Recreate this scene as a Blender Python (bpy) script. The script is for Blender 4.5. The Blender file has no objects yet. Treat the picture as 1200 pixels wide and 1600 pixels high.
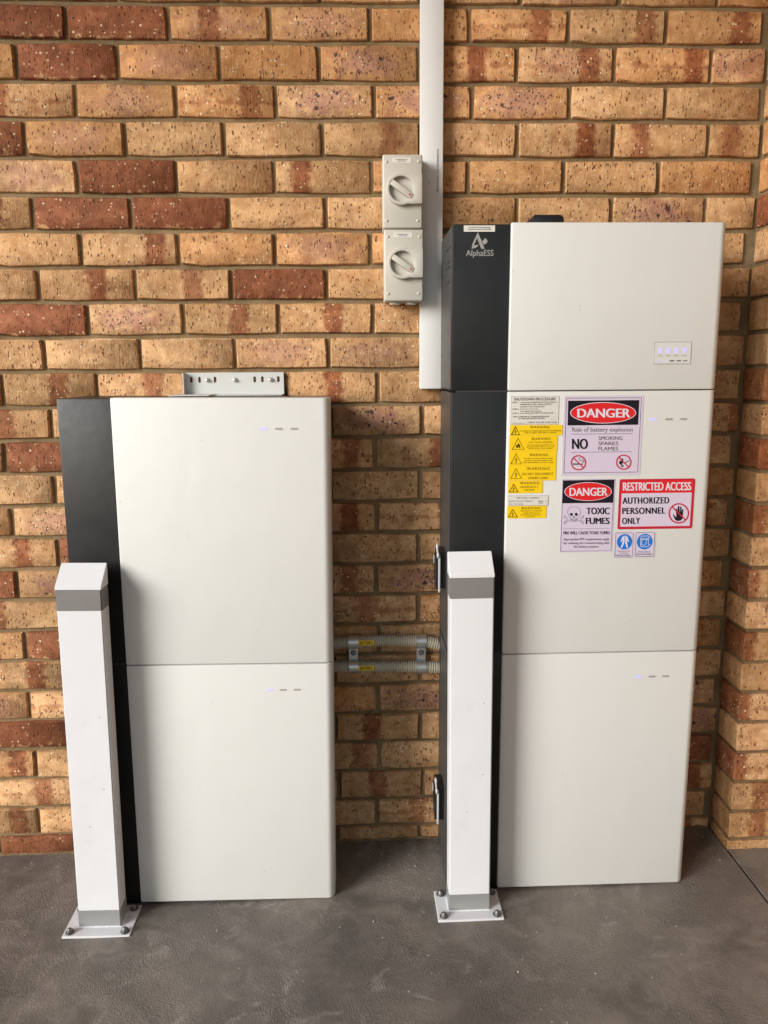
import bpy, bmesh, math, random
from mathutils import Vector, Matrix
random.seed(7)
R = math.radians
sc = bpy.context.scene
C = sc.collection

# ---------------------------------------------------------------- camera
cam_d = bpy.data.cameras.new('camera')
cam_d.sensor_fit = 'HORIZONTAL'
cam_d.sensor_width = 36.0
cam_d.lens = 36.0 * 1208.28 / 1200
cam_d.clip_start = 0.05
cam_d.clip_end = 500
cam = bpy.data.objects.new('camera', cam_d)
C.objects.link(cam)
cr_, cu_, cf_ = Vector((.99933, -.03602, -.00701)), Vector((.01335, .17904, .98375)), Vector((.03418, .98318, -.1794))
mw = Matrix((cr_, cu_, -cf_)).transposed().to_4x4()
mw.translation = Vector((-.0477, -2.0312, 1.3473))
cam.matrix_world = mw
sc.camera = cam

# ---------------------------------------------------------------- daylight
SUN_EL, SUN_AZ = 18.0, 234.0          # low soft light from the open front-left side (azimuth clockwise from +y)
world = bpy.data.worlds.new('World')
sc.world = world
world.use_nodes = True
wn = world.node_tree
sky = wn.nodes.new('ShaderNodeTexSky')
sky.sky_type = 'NISHITA'
sky.sun_disc = False
sky.sun_elevation = R(SUN_EL)
sky.sun_rotation = R(SUN_AZ)
sky.dust_density = 1.0
bg = wn.nodes['Background']
bg.inputs['Strength'].default_value = 0.05
wn.links.new(sky.outputs[0], bg.inputs['Color'])

sun_d = bpy.data.lights.new('sun', 'SUN')
sun_d.energy = 1.5
sun_d.angle = R(28)
sun_d.color = (1.0, .99, .975)
sun = bpy.data.objects.new('sun', sun_d)
C.objects.link(sun)
sdir = Vector((math.sin(R(SUN_AZ)) * math.cos(R(SUN_EL)), math.cos(R(SUN_AZ)) * math.cos(R(SUN_EL)), math.sin(R(SUN_EL))))
sun.rotation_euler = (-sdir).to_track_quat('-Z', 'Y').to_euler()
sun.location = sdir * 20

vs = sc.view_settings
vs.view_transform = 'Standard'
vs.look = 'None'
vs.gamma = 1.0
vs.use_curve_mapping = False
vs.exposure = 1.5

# ---------------------------------------------------------------- node helper
class NT:
    def __init__(self, name):
        self.m = bpy.data.materials.new(name)
        self.m.use_nodes = True
        self.t = self.m.node_tree
        self.b = self.t.nodes['Principled BSDF']
    def n(self, typ, ins=None, **props):
        nd = self.t.nodes.new('ShaderNode' + typ)
        for k, v in props.items():
            setattr(nd, k, v)
        for k, v in (ins or {}).items():
            self.set(nd.inputs[k], v)
        return nd
    def set(self, sock, v):
        if isinstance(v, bpy.types.NodeSocket):
            self.t.links.new(v, sock)
        elif isinstance(v, tuple) and len(v) == 3 and sock.type == 'RGBA':
            sock.default_value = (*v, 1)
        else:
            sock.default_value = v
    def math(self, op, a, b=0.0, c=None, clamp=False):
        nd = self.n('Math', {0: a, 1: b}, operation=op, use_clamp=clamp)
        if c is not None:
            self.set(nd.inputs[2], c)
        return nd.outputs[0]
    def vmath(self, op, a, b):
        return self.n('VectorMath', {0: a, 1: b}, operation=op).outputs[0]
    def mix(self, f, a, b, blend='MIX'):
        nd = self.n('Mix', data_type='RGBA', blend_type=blend)
        self.set(nd.inputs[0], f); self.set(nd.inputs[6], a); self.set(nd.inputs[7], b)
        return nd.outputs[2]
    def noise(self, vec, scale, detail=2.0, rough=.5, dist=0.0):
        return self.n('TexNoise', {'Vector': vec, 'Scale': scale, 'Detail': detail, 'Roughness': rough, 'Distortion': dist}).outputs[0]
    def step(self, x, a, b):
        return self.n('MapRange', {0: x, 1: a, 2: b, 3: 0.0, 4: 1.0}, interpolation_type='SMOOTHSTEP').outputs[0]
    def voro(self, vec, scale, rnd=1.0):
        nd = self.n('TexVoronoi', {'Vector': vec, 'Scale': scale, 'Randomness': rnd})
        return nd.outputs['Distance'], nd.outputs['Color']
    def scale(self, vec, s):
        return self.vmath('MULTIPLY', vec, s)
    def out(self, **kw):
        for k, v in kw.items():
            self.set(self.b.inputs[k.replace('_', ' ')], v)
        return self.m
    def bump(self, h, dist, strength=1.0):
        nd = self.n('Bump', {'Height': h, 'Distance': dist, 'Strength': strength})
        self.set(self.b.inputs['Normal'], nd.outputs[0])

def plain(name, col, rough=.5, metal=0.0, grain=0.0, gscale=900.0, spec=.5, mottled=0.0, coat=0.0):
    t = NT(name)
    tc = t.n('TexCoord').outputs['Object']
    c = (*col, 1)
    if mottled:
        nz = t.noise(tc, 9.0, 5.0, .6)
        lo = tuple(v * (1 - mottled) for v in col); hi = tuple(min(1, v * (1 + mottled)) for v in col)
        c = t.mix(nz, lo, hi)
        rr = t.n('MapRange', {0: t.noise(tc, 35.0, 4.0, .6), 3: rough - .06, 4: rough + .08}).outputs[0]
        t.out(Roughness=rr)
    else:
        t.out(Roughness=rough)
    t.out(Base_Color=c, Metallic=metal, Specular_IOR_Level=spec, Coat_Weight=coat)
    if grain:
        t.bump(t.noise(tc, gscale, 2.0, .6), grain)
    return t.m

def painted(name, col, rough, smudge=.10, speck=.5, grain=.0002, gscale=700, spec=.5):
    # sprayed metal with handling smudges, a film of dust and the odd speck of dirt
    t = NT(name)
    tc = t.n('TexCoord').outputs['Object']
    big = t.noise(tc, 4.5, 5.0, .62, .7)
    c = t.mix(t.math('MULTIPLY', t.step(big, .50, .78), smudge), (*col, 1), tuple(v * k for v, k in zip(col, (.72, .66, .58))))
    st = t.noise(t.vmath('MULTIPLY', tc, (46.0, 46.0, 3.0)), 1.0, 4.0, .65)
    c = t.mix(t.math('MULTIPLY', t.step(st, .62, .80), smudge * 1.3), c, tuple(v * .70 for v in col))
    d, cc = t.voro(t.vmath('ADD', tc, t.vmath('MULTIPLY', t.n('TexNoise', {'Vector': tc, 'Scale': 160.0}).outputs['Color'], (.006, .006, .006))), 26.0)
    sp = t.math('MULTIPLY', t.step(d, .085, .045), t.math('GREATER_THAN', t.n('SeparateColor', {0: cc}).outputs[0], .84))
    c = t.mix(t.math('MULTIPLY', sp, speck), c, tuple(v * .45 for v in col))
    rr = t.n('MapRange', {0: t.noise(tc, 12.0, 5.0, .65), 1: .3, 2: .7, 3: rough - .07, 4: rough + .10}).outputs[0]
    t.out(Base_Color=c, Roughness=rr, Specular_IOR_Level=spec)
    h = t.math('ADD', t.noise(tc, gscale, 2.0, .6), t.math('MULTIPLY', t.noise(tc, 14.0, 2.0), 6.0))
    t.bump(h, grain)
    return t.m

M = {}
M['cover'] = painted('white_powder_coat', (.628, .638, .618), .42, .05, .30)
M['dark'] = painted('charcoal_paint', (.0105, .0117, .013), .40, .25, 0.0, .00014, 900, .3)
M['lit_side'] = plain('lit_charcoal_side', (.045, .045, .044), .42, grain=.00012, mottled=.05)  # charcoal made lighter to paint in the side light
M['bollard'] = painted('white_gloss_powder_coat', (.71, .725, .75), .32, .13, .6, .00022, 420)
M['band'] = painted('grey_reflective_tape', (.195, .188, .184), .42, .30, .6, .0002, 900)
M['steel'] = plain('dull_grey_sleeve', (.34, .35, .345), .38, metal=.35, mottled=.07)
M['zinc'] = plain('zinc_plated_steel', (.62, .62, .6), .34, metal=.85, grain=.0002, gscale=200, mottled=.1)
M['bolt'] = plain('dark_anchor_bolt', (.22, .225, .23), .35, metal=.8, grain=.0002, mottled=.15)
M['black'] = plain('black_plastic', (.012, .013, .016), .3, grain=.0001)
M['lever'] = plain('pale_plastic_lever', (.46, .46, .45), .6)
M['switch'] = painted('grey_switch_plastic', (.50, .475, .415), .42, .10, .5, .0001, 600)
M['knob'] = plain('pale_grey_knob', (.52, .49, .425), .4, grain=.0001)
M['duct'] = painted('white_pvc_duct', (.71, .71, .70), .38, .09, .5, .0001, 300)
M['bracket'] = plain('pale_painted_steel', (.55, .57, .56), .4, mottled=.04)
M['flex'] = plain('grey_corrugated_plastic', (.58, .53, .41), .55, mottled=.05)
M['lilac'] = plain('white_sticker_vinyl', (.62, .555, .69), .3)
M['white_label'] = plain('white_label_vinyl', (.66, .64, .59), .4)
M['yellow'] = plain('yellow_label_plastic', (.86, .58, .004), .38, mottled=.03)
M['ink'] = plain('black_ink', (.016, .013, .02), .85, spec=.08)
M['grey_ink'] = plain('grey_ink', (.10, .09, .10), .85, spec=.08)
M['soft_ink'] = plain('pale_grey_ink', (.30, .28, .27), .85, spec=.08)
M['brown_ink'] = plain('worn_black_ink', (.075, .04, .006), .85, spec=.08)
M['red'] = plain('red_ink', (.66, .012, .018), .38)
M['dark_red'] = plain('crimson_ink', (.50, .012, .035), .38)
M['blue'] = plain('blue_ink', (.005, .17, .62), .38)
M['white_ink'] = plain('white_ink', (.70, .66, .74), .4)
M['logo'] = plain('silver_print', (.30, .30, .285), .45)
M['led_off'] = plain('grey_indicator_lens', (.36, .35, .33), .3)
M['gap'] = plain('dark_gap_strip', (.03, .028, .026), .7)
def led_mat(name, col, e):
    t = NT(name)
    t.out(Base_Color=(.5, .5, .85, 1), Roughness=.3, Emission_Color=(*col, 1), Emission_Strength=e)
    return t.m
M['led_on'] = led_mat('lit_indicator_lens', (.34, .34, 1.0), .15)

# ---- brick: every brick's own colour slots say how it was fired  (R red body, G stripe position, B purple bloom / iron spots, A warmth)
def brick_mat():
    t = NT('wirecut_brick')
    tc = t.n('TexCoord').outputs['Object']
    oi = t.n('ObjectInfo')
    rnd = oi.outputs['Random']
    sep = t.n('SeparateColor', {0: oi.outputs['Color']})
    fr, fg, fb = sep.outputs[0], sep.outputs[1], sep.outputs[2]
    fa = oi.outputs['Alpha']
    comb = t.n('CombineXYZ', {0: t.math('MULTIPLY', rnd, 37.0), 1: t.math('MULTIPLY', rnd, 91.0), 2: t.math('MULTIPLY', rnd, 53.0)}).outputs[0]
    v = t.vmath('ADD', tc, comb)
    xyz = t.n('SeparateXYZ', {0: tc})
    x, z = xyz.outputs[0], xyz.outputs[2]
    big = t.noise(v, 14.0, 3.0, .55)
    mid = t.noise(v, 45.0, 4.0, .6)
    fine = t.noise(v, 260.0, 3.0, .65)
    # body
    buff = t.mix(t.step(mid, .3, .7), (.475, .270, .126), (.645, .408, .212))
    buff = t.mix(t.math('MULTIPLY', t.step(big, .50, .70), .45), buff, (.55, .30, .125))
    orange = t.mix(t.step(mid, .3, .7), (.46, .207, .070), (.605, .318, .130))
    body = t.mix(t.math('MULTIPLY', fa, t.math('ADD', big, .35), clamp=True), buff, orange)
    # purple pink heart with iron spots
    ex = t.math('MULTIPLY', t.math('ABSOLUTE', x), 9.5)
    ez = t.math('MULTIPLY', t.math('ABSOLUTE', z), 24.0)
    rad = t.math('SQRT', t.math('ADD', t.math('MULTIPLY', ex, ex), t.math('MULTIPLY', ez, ez)))
    heart = t.step(t.math('ADD', rad, t.math('MULTIPLY', t.math('SUBTRACT', mid, .5), 2.4)), 1.15, .25)
    heart = t.math('MULTIPLY', heart, t.math('MULTIPLY', fb, 1.3, clamp=True))
    body = t.mix(t.math('MULTIPLY', heart, .72), body, (.43, .225, .165))
    # red stripe
    sx = t.math('MULTIPLY_ADD', fg, .23, -.115)
    dx = t.math('ABSOLUTE', t.math('SUBTRACT', x, sx))
    dx = t.math('ADD', dx, t.math('MULTIPLY', t.math('SUBTRACT', mid, .5), .034))
    wid = t.math('MULTIPLY_ADD', big, .012, .017)
    stripe = t.math('MULTIPLY', t.step(t.math('SUBTRACT', dx, wid), .010, -.008), t.math('GREATER_THAN', fg, .01))
    stripe = t.math('MULTIPLY', stripe, t.math('MULTIPLY_ADD', t.math('FRACT', t.math('MULTIPLY', rnd, 11.3)), .30, .66))
    dz = t.math('ADD', t.math('ABSOLUTE', t.math('ADD', z, .004)), t.math('MULTIPLY', t.math('SUBTRACT', mid, .5), .05))
    kiss = t.math('MULTIPLY', t.step(dz, .009, .0), t.math('MULTIPLY', t.math('GREATER_THAN', fg, .01), t.step(rnd, .45, .8)))
    redc = t.mix(t.step(mid, .3, .7), (.20, .058, .022), (.34, .115, .044))
    body = t.mix(t.math('MAXIMUM', stripe, t.math('MULTIPLY', kiss, .5)), body, redc)
    # pink flush on some bricks
    body = t.mix(t.math('MULTIPLY', t.step(t.noise(v, 22.0, 4.0, .65), .54, .72), .42), body, (.44, .165, .068))
    # red brick, pale where the slip has worn through at an edge
    rr = t.math('MULTIPLY', fr, t.math('ADD', t.math('MULTIPLY', t.step(big, .12, .42), .4), .6), clamp=True)
    worn = t.step(t.math('ADD', t.math('MULTIPLY', z, -14.0), t.math('MULTIPLY', t.math('SUBTRACT', mid, .5), 1.6)), .52, .66)
    rr = t.math('MULTIPLY', rr, t.math('SUBTRACT', 1.0, t.math('MULTIPLY', worn, .75)))
    body = t.mix(rr, body, t.mix(t.step(mid, .25, .75), (.185, .056, .022), (.31, .105, .046)))
    # drag tears and small pits
    tear = t.noise(t.vmath('MULTIPLY', v, (170.0, 170.0, 48.0)), 1.0, 2.0, .55)
    tears = t.step(tear, .655, .74)
    pv = t.vmath('MULTIPLY', v, (1.0, 1.0, .6))
    d1, c1 = t.voro(t.vmath('ADD', pv, t.vmath('MULTIPLY', t.n('TexNoise', {'Vector': v, 'Scale': 300.0, 'Detail': 2.0}).outputs['Color'], (.004, .004, .004))), 150.0)
    s1 = t.n('SeparateColor', {0: c1}).outputs[0]
    pit = t.math('MULTIPLY', t.step(t.math('ADD', d1, t.math('MULTIPLY', s1, .1)), .46, .26), t.math('GREATER_THAN', s1, .74))
    d1b, c1b = t.voro(t.vmath('ADD', pv, (3.1, 7.7, 1.3)), 70.0)
    s1b = t.n('SeparateColor', {0: c1b}).outputs[0]
    pitb = t.math('MULTIPLY', t.step(t.math('ADD', d1b, t.math('MULTIPLY', t.math('SUBTRACT', fine, .5), .35)), .26, .12), t.math('GREATER_THAN', s1b, .88))
    pits = t.math('MAXIMUM', t.math('MAXIMUM', pit, pitb), t.math('MULTIPLY', tears, .8))
    body = t.mix(t.math('MULTIPLY', pits, t.math('MULTIPLY_ADD', t.math('FRACT', t.math('MULTIPLY', rnd, 5.1)), .4, .5)), body, (.14, .050, .022))
    # iron blotches: a few big ones, many flecks
    wob = t.math('MULTIPLY', t.math('SUBTRACT', fine, .5), .7)
    d2, c2 = t.voro(t.vmath('ADD', v, (9.0, 2.0, 5.0)), 62.0)
    c2s = t.n('SeparateColor', {0: c2})
    rad2 = t.math('MULTIPLY', t.math('SUBTRACT', c2s.outputs[1], .66), 1.5)
    blot = t.step(t.math('SUBTRACT', t.math('ADD', d2, t.math('MULTIPLY', wob, .6)), rad2), .10, -.02)
    blot = t.math('MULTIPLY', blot, t.math('MULTIPLY', t.math('GREATER_THAN', fb, .8), t.step(heart, .35, .7)))
    d4, c4 = t.voro(t.vmath('ADD', v, (2.0, 4.0, 6.0)), 135.0)
    s4 = t.n('SeparateColor', {0: c4}).outputs[1]
    fleck = t.math('MULTIPLY', t.step(t.math('ADD', d4, t.math('MULTIPLY', wob, .6)), .44, .24), t.math('GREATER_THAN', s4, .78))
    fleck = t.math('MULTIPLY', fleck, t.step(heart, .25, .6))
    body = t.mix(t.math('MULTIPLY', t.math('MAXIMUM', blot, t.math('MULTIPLY', fleck, .75)), .9), body, (.045, .030, .034))
    # pale quartz chips
    d3, c3 = t.voro(t.vmath('ADD', v, (1.0, 12.0, 8.0)), 120.0)
    c3s = t.n('SeparateColor', {0: c3})
    size3 = t.math('MULTIPLY', c3s.outputs[0], .24)
    chip = t.math('MULTIPLY', t.step(t.math('SUBTRACT', t.math('ADD', d3, t.math('MULTIPLY', wob, .35)), size3), .20, .08), t.math('GREATER_THAN', c3s.outputs[2], .72))
    chip = t.math('MULTIPLY', chip, t.step(t.math('ADD', t.noise(v, 34.0, 3.0), t.math('MULTIPLY', t.math('FRACT', t.math('MULTIPLY', rnd, 7.7)), .16)), .44, .66))
    body = t.mix(t.math('MULTIPLY', chip, .85), body, (.82, .66, .44))
    body = t.mix(.7, body, t.mix(fine, (.56, .53, .48), (1.40, 1.42, 1.46)), 'MULTIPLY')
    body = t.mix(.8, body, t.mix(t.step(t.noise(t.vmath('ADD', v, (4.0, 4.0, 4.0)), 19.0, 5.0, .65), .25, .75), (.70, .66, .62), (1.16, 1.16, 1.16)), 'MULTIPLY')
    tone = t.n('CombineColor', {0: t.math('MULTIPLY_ADD', rnd, .32, .86), 1: t.math('MULTIPLY_ADD', rnd, .34, .85), 2: t.math('MULTIPLY_ADD', rnd, .42, .82)}).outputs[0]
    body = t.mix(1.0, body, tone, 'MULTIPLY')
    # relief
    drag = t.noise(t.vmath('MULTIPLY', v, (230.0, 230.0, 40.0)), 1.0, 3.0, .6)
    h = t.math('ADD', t.math('MULTIPLY', drag, .6), t.math('MULTIPLY', fine, .6))
    h = t.math('ADD', h, t.math('MULTIPLY', mid, 1.2))
    h = t.math('SUBTRACT', h, t.math('MULTIPLY', pits, 1.3))
    h = t.math('ADD', h, t.math('MULTIPLY', chip, .5))
    t.bump(h, .0019, .95)
    return t.out(Base_Color=body, Roughness=t.math('MULTIPLY_ADD', fine, .3, .62), Specular_IOR_Level=.3)
M['brick'] = brick_mat()

def mortar_mat():
    t = NT('brown_mortar')
    tc = t.n('TexCoord').outputs['Object']
    a = t.noise(tc, 12.0, 4.0, .6); b = t.noise(tc, 420.0, 3.0, .7)
    c = t.mix(t.step(a, .3, .7), (.165, .112, .056), (.265, .190, .106))
    c = t.mix(.7, c, t.mix(b, (.6, .6, .6), (1.4, 1.4, 1.4)), 'MULTIPLY')
    h = t.math('ADD', t.math('MULTIPLY', b, .5), t.math('MULTIPLY', t.noise(tc, 70.0, 4.0, .6), 1.5))
    t.bump(h, .0016, .9)
    return t.out(Base_Color=c, Roughness=.9, Specular_IOR_Level=.2)
M['mortar'] = mortar_mat()

def floor_mat():
    t = NT('brushed_brown_concrete')
    tc = t.n('TexCoord').outputs['Object']
    a = t.noise(tc, 3.2, 5.0, .6, .6); b = t.noise(tc, 16.0, 5.0, .62, .8); f = t.noise(tc, 380.0, 3.0, .7)
    base = t.mix(t.step(a, .28, .72), (.116, .104, .092), (.236, .205, .174))
    base = t.mix(t.math('MULTIPLY', t.step(b, .42, .72), .55), base, (.285, .255, .228))
    base = t.mix(t.math('MULTIPLY', t.step(t.noise(tc, 5.5, 4.0, .55, .5), .50, .30), .6), base, (.066, .060, .055))
    base = t.mix(t.math('MULTIPLY', t.step(t.noise(t.vmath('ADD', tc, (3.3, 1.7, 0)), 2.1, 4.0, .6, .8), .50, .66), .5), base, (.088, .078, .072))
    # short brushed fibres whose direction wanders
    warp = t.n('TexNoise', {'Vector': tc, 'Scale': 4.0, 'Detail': 2.0}).outputs['Color']
    w = t.vmath('ADD', tc, t.vmath('MULTIPLY', warp, (.14, .12, 0)))
    warp2 = t.n('TexNoise', {'Vector': tc, 'Scale': 60.0, 'Detail': 2.0}).outputs['Color']
    w = t.vmath('ADD', w, t.vmath('MULTIPLY', warp2, (.012, .012, 0)))
    f1 = t.noise(t.vmath('MULTIPLY', w, (330.0, 120.0, 1.0)), 1.0, 2.0, .55)
    f2 = t.noise(t.vmath('MULTIPLY', w, (170.0, 310.0, 1.0)), 1.0, 2.0, .55)
    which = t.step(t.noise(tc, 2.6, 2.0), .44, .56)
    fib = t.n('Mix', {0: which, 2: f1, 3: f2}, data_type='FLOAT').outputs[0]
    amt = t.math('MULTIPLY_ADD', t.step(t.noise(tc, 5.0, 3.0), .35, .65), .75, .25)
    rr = t.math('MULTIPLY', t.step(fib, .35, .68), amt)
    base = t.mix(t.math('MULTIPLY', rr, .22), base, (.33, .285, .25))
    base = t.mix(.6, base, t.mix(f, (.55, .55, .55), (1.45, 1.45, 1.45)), 'MULTIPLY')
    # lime smudges and paint specks
    sm = t.math('MULTIPLY', t.step(t.noise(t.vmath('ADD', tc, (4, 7, 0)), 7.5, 4.0, .7, 1.2), .58, .74), .5)
    base = t.mix(sm, base, (.36, .34, .32))
    d, c = t.voro(tc, 38.0)
    sp = t.math('MULTIPLY', t.step(t.math('ADD', d, t.math('MULTIPLY', t.math('SUBTRACT', f, .5), .08)), .10, .05), t.math('GREATER_THAN', t.n('SeparateColor', {0: c}).outputs[0], .84))
    base = t.mix(t.math('MULTIPLY', sp, .7), base, (.62, .58, .54))
    h = t.math('ADD', t.math('MULTIPLY', rr, 1.2), t.math('ADD', t.math('MULTIPLY', f, .35), t.math('MULTIPLY', b, 2.0)))
    t.bump(h, .0009, .9)
    return t.out(Base_Color=base, Roughness=t.math('MULTIPLY_ADD', b, .25, .5), Specular_IOR_Level=.4)
M['floor'] = floor_mat()
M['joint'] = plain('black_joint_filler', (.018, .015, .014), .8, grain=.001, gscale=300)
M['shading_ceiling'] = plain('cream_ceiling_lining', (.66, .55, .40), .6, mottled=.03)
M['grit'] = plain('pale_grit', (.42, .37, .30), .9)
M['render'] = plain('tan_render', (.42, .33, .23), .85, grain=.001, gscale=200, mottled=.1)
M['ground'] = plain('pale_driveway_concrete', (.20, .185, .165), .8, grain=.001, gscale=120, mottled=.15)

# ---------------------------------------------------------------- mesh helpers (all shapes are given in scene metres)
WP = {}
def link(o):
    C.objects.link(o); return o
def thing(name, label, cat, loc=(0, 0, 0), group=None, kind=None):
    o = bpy.data.objects.new(name, None)
    o.empty_display_size = .05
    o.location = loc
    WP[o] = Vector(loc)
    return tag(link(o), label, cat, group, kind)
def tag(o, label=None, cat=None, group=None, kind=None):
    for k, v in (('label', label), ('category', cat), ('group', group), ('kind', kind)):
        if v: o[k] = v
    return o
def finish(name, me, mats, parent=None, origin=None, smooth=None):
    o = bpy.data.objects.new(name, me)
    for m in (mats if isinstance(mats, (list, tuple)) else [mats]):
        me.materials.append(m)
    if origin is None:
        if parent is not None and parent.type == 'EMPTY' or parent is not None:
            cs = [v.co for v in me.vertices]
            lo = Vector([min(c[i] for c in cs) for i in range(3)]); hi = Vector([max(c[i] for c in cs) for i in range(3)])
            origin = (lo + hi) / 2
        else:
            origin = Vector((0, 0, 0))
    origin = Vector(origin)
    me.transform(Matrix.Translation(-origin))
    WP[o] = origin
    if parent is not None:
        o.parent = parent
        o.location = origin - WP[parent]
    else:
        o.location = origin
    if smooth:
        me.shade_smooth() if hasattr(me, 'shade_smooth') else None
        try: me.set_sharp_from_angle(angle=R(smooth))
        except Exception: pass
    return link(o)
def obj(name, bm, mat, parent=None, origin=None, smooth=35):
    me = bpy.data.meshes.new(name)
    bmesh.ops.recalc_face_normals(bm, faces=bm.faces)
    bm.to_mesh(me); bm.free()
    return finish(name, me, M[mat] if isinstance(mat, str) else mat, parent, origin, smooth)
def new():
    return bmesh.new()
def box(bm, x0, x1, y0, y1, z0, z1, bev=0.0, seg=2):
    b = bmesh.new()
    bmesh.ops.create_cube(b, size=1)
    for v in b.verts:
        v.co = Vector((x0 + (v.co.x + .5) * (x1 - x0), y0 + (v.co.y + .5) * (y1 - y0), z0 + (v.co.z + .5) * (z1 - z0)))
    if bev:
        bmesh.ops.bevel(b, geom=b.edges[:], offset=bev, segments=seg, profile=.5, affect='EDGES')
    add(bm, b)
    return bm
def add(bm, b, mat=None):
    if mat is not None:
        b.transform(mat)
    me = bpy.data.meshes.new('tmp'); b.to_mesh(me); bm.from_mesh(me); bpy.data.meshes.remove(me); b.free()
def prism(bm, pts, axis, a, b_, bev=0.0, seg=2):
    """extrude a 2-D outline: axis 'z' takes (x,y), 'y' takes (x,z), 'x' takes (y,z)"""
    b = bmesh.new()
    def p3(p, t):
        return {'z': (p[0], p[1], t), 'y': (p[0], t, p[1]), 'x': (t, p[0], p[1])}[axis]
    v0 = [b.verts.new(p3(p, a)) for p in pts]; v1 = [b.verts.new(p3(p, b_)) for p in pts]
    f0 = b.faces.new(v0); f1 = b.faces.new(v1[::-1])
    n = len(pts)
    for i in range(n):
        b.faces.new((v0[i], v1[i], v1[(i + 1) % n], v0[(i + 1) % n]))
    bmesh.ops.recalc_face_normals(b, faces=b.faces)
    if bev:
        es = [e for e in b.edges if any(f in (f0, f1) for f in e.link_faces)]
        bmesh.ops.bevel(b, geom=es, offset=bev, segments=seg, profile=.5, affect='EDGES')
    add(bm, b)
    return bm
def cyl(bm, c, axis, r, d, seg=20, bev=0.0, r2=None):
    b = bmesh.new()
    bmesh.ops.create_cone(b, cap_ends=True, segments=seg, radius1=r, radius2=r if r2 is None else r2, depth=d)
    if bev:
        es = [e for e in b.edges if len([f for f in e.link_faces if len(f.verts) > 4])]
        bmesh.ops.bevel(b, geom=es, offset=bev, segments=2, profile=.5, affect='EDGES')
    rot = {'z': Matrix.Identity(4), 'y': Matrix.Rotation(R(90), 4, 'X'), 'x': Matrix.Rotation(R(90), 4, 'Y')}[axis]
    add(bm, b, Matrix.Translation(Vector(c)) @ rot)
    return bm
def dome(bm, c, axis, r, flat=.6, seg=14):
    b = bmesh.new()
    bmesh.ops.create_uvsphere(b, u_segments=seg, v_segments=8, radius=r)
    rot = {'z': Matrix.Identity(4), 'y': Matrix.Rotation(R(90), 4, 'X'), 'x': Matrix.Rotation(R(90), 4, 'Y')}[axis]
    add(bm, b, Matrix.Translation(Vector(c)) @ rot @ Matrix.Diagonal((1, 1, flat, 1)))
    return bm
def sweep(bm, path, radii, seg=16, closed=False):
    """tube along 3-D points with a radius for each point"""
    n = len(path); rings = []
    for i, p in enumerate(path):
        p = Vector(p)
        a = Vector(path[i - 1] if (i > 0 or closed) else path[i]); b = Vector(path[(i + 1) % n] if (i < n - 1 or closed) else path[i])
        t = (b - a).normalized()
        up = Vector((0, 1, 0)) if abs(t.y) < .9 else Vector((1, 0, 0))
        u = t.cross(up).normalized(); w = u.cross(t)
        r = radii[i] if isinstance(radii, (list, tuple)) else radii
        rings.append([bm.verts.new(p + (u * math.cos(2 * math.pi * k / seg) + w * math.sin(2 * math.pi * k / seg)) * r) for k in range(seg)])
    for i in range(n if closed else n - 1):
        q0, q1 = rings[i], rings[(i + 1) % n]
        for k in range(seg):
            bm.faces.new((q0[k], q0[(k + 1) % seg], q1[(k + 1) % seg], q1[k]))
    if not closed:
        bm.faces.new(rings[0][::-1]); bm.faces.new(rings[-1])
    return bm
def arc(cx, cy, r, a0, a1, n):
    return [(cx + r * math.cos(R(a0 + (a1 - a0) * i / n)), cy + r * math.sin(R(a0 + (a1 - a0) * i / n))) for i in range(n + 1)]
def plate_holes(bm, outline, holes, y0, y1):
    """flat plate in the x-z plane with real holes through it"""
    b = bmesh.new(); edges = []
    for loop in [outline] + holes:
        vs_ = [b.verts.new((p[0], y0, p[1])) for p in loop]
        edges += [b.edges.new((vs_[i], vs_[(i + 1) % len(vs_)])) for i in range(len(vs_))]
    bmesh.ops.triangle_fill(b, use_beauty=True, edges=edges)
    ret = bmesh.ops.extrude_face_region(b, geom=b.faces[:])
    bmesh.ops.translate(b, vec=(0, y1 - y0, 0), verts=[g for g in ret['geom'] if isinstance(g, bmesh.types.BMVert)])
    bmesh.ops.recalc_face_normals(b, faces=b.faces)
    add(bm, b)
def copy_tree(o, parent=None):
    c = o.copy(); C.objects.link(c); c.parent = parent
    for ch in list(o.children):
        copy_tree(ch, c)
    return c

SLOPE = .0146
def fz(x):                                   # the slab falls a little towards the left
    return SLOPE * (max(-1.25, min(1.25, x)) + .99)

# ---------------------------------------------------------------- floor, ground, unseen shading roof
bm = new()
def slab(bm, xs, y0, y1, th=.1):
    top = [[bm.verts.new((x, y, fz(x))) for x in xs] for y in (y0, y1)]
    bot = [[bm.verts.new((x, y, fz(x) - th)) for x in xs] for y in (y0, y1)]
    n = len(xs)
    for i in range(n - 1):
        bm.faces.new((top[0][i], top[0][i + 1], top[1][i + 1], top[1][i]))
        bm.faces.new((bot[0][i + 1], bot[0][i], bot[1][i], bot[1][i + 1]))
        bm.faces.new((bot[0][i], bot[0][i + 1], top[0][i + 1], top[0][i]))
        bm.faces.new((bot[1][i + 1], bot[1][i], top[1][i], top[1][i + 1]))
    bm.faces.new((bot[0][0], top[0][0], top[1][0], bot[1][0]))
    bm.faces.new((top[0][-1], bot[0][-1], bot[1][-1], top[1][-1]))
slab(bm, (-5, -1.25, .9650), -4.2, .2)
slab(bm, (.9725, 1.25, 5), -4.2, .2)
floor = obj('floor', bm, 'floor', smooth=0)
tag(floor, kind='structure')
bm = new(); box(bm, .960, .978, -4.15, .15, fz(.969) - .09, fz(.969) - .011)
obj('joint', bm, 'joint', floor)
bm = new(); box(bm, -60, 60, -90, 60, -.7, -.14)
tag(obj('ground', bm, 'ground', smooth=0), kind='structure')
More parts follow.
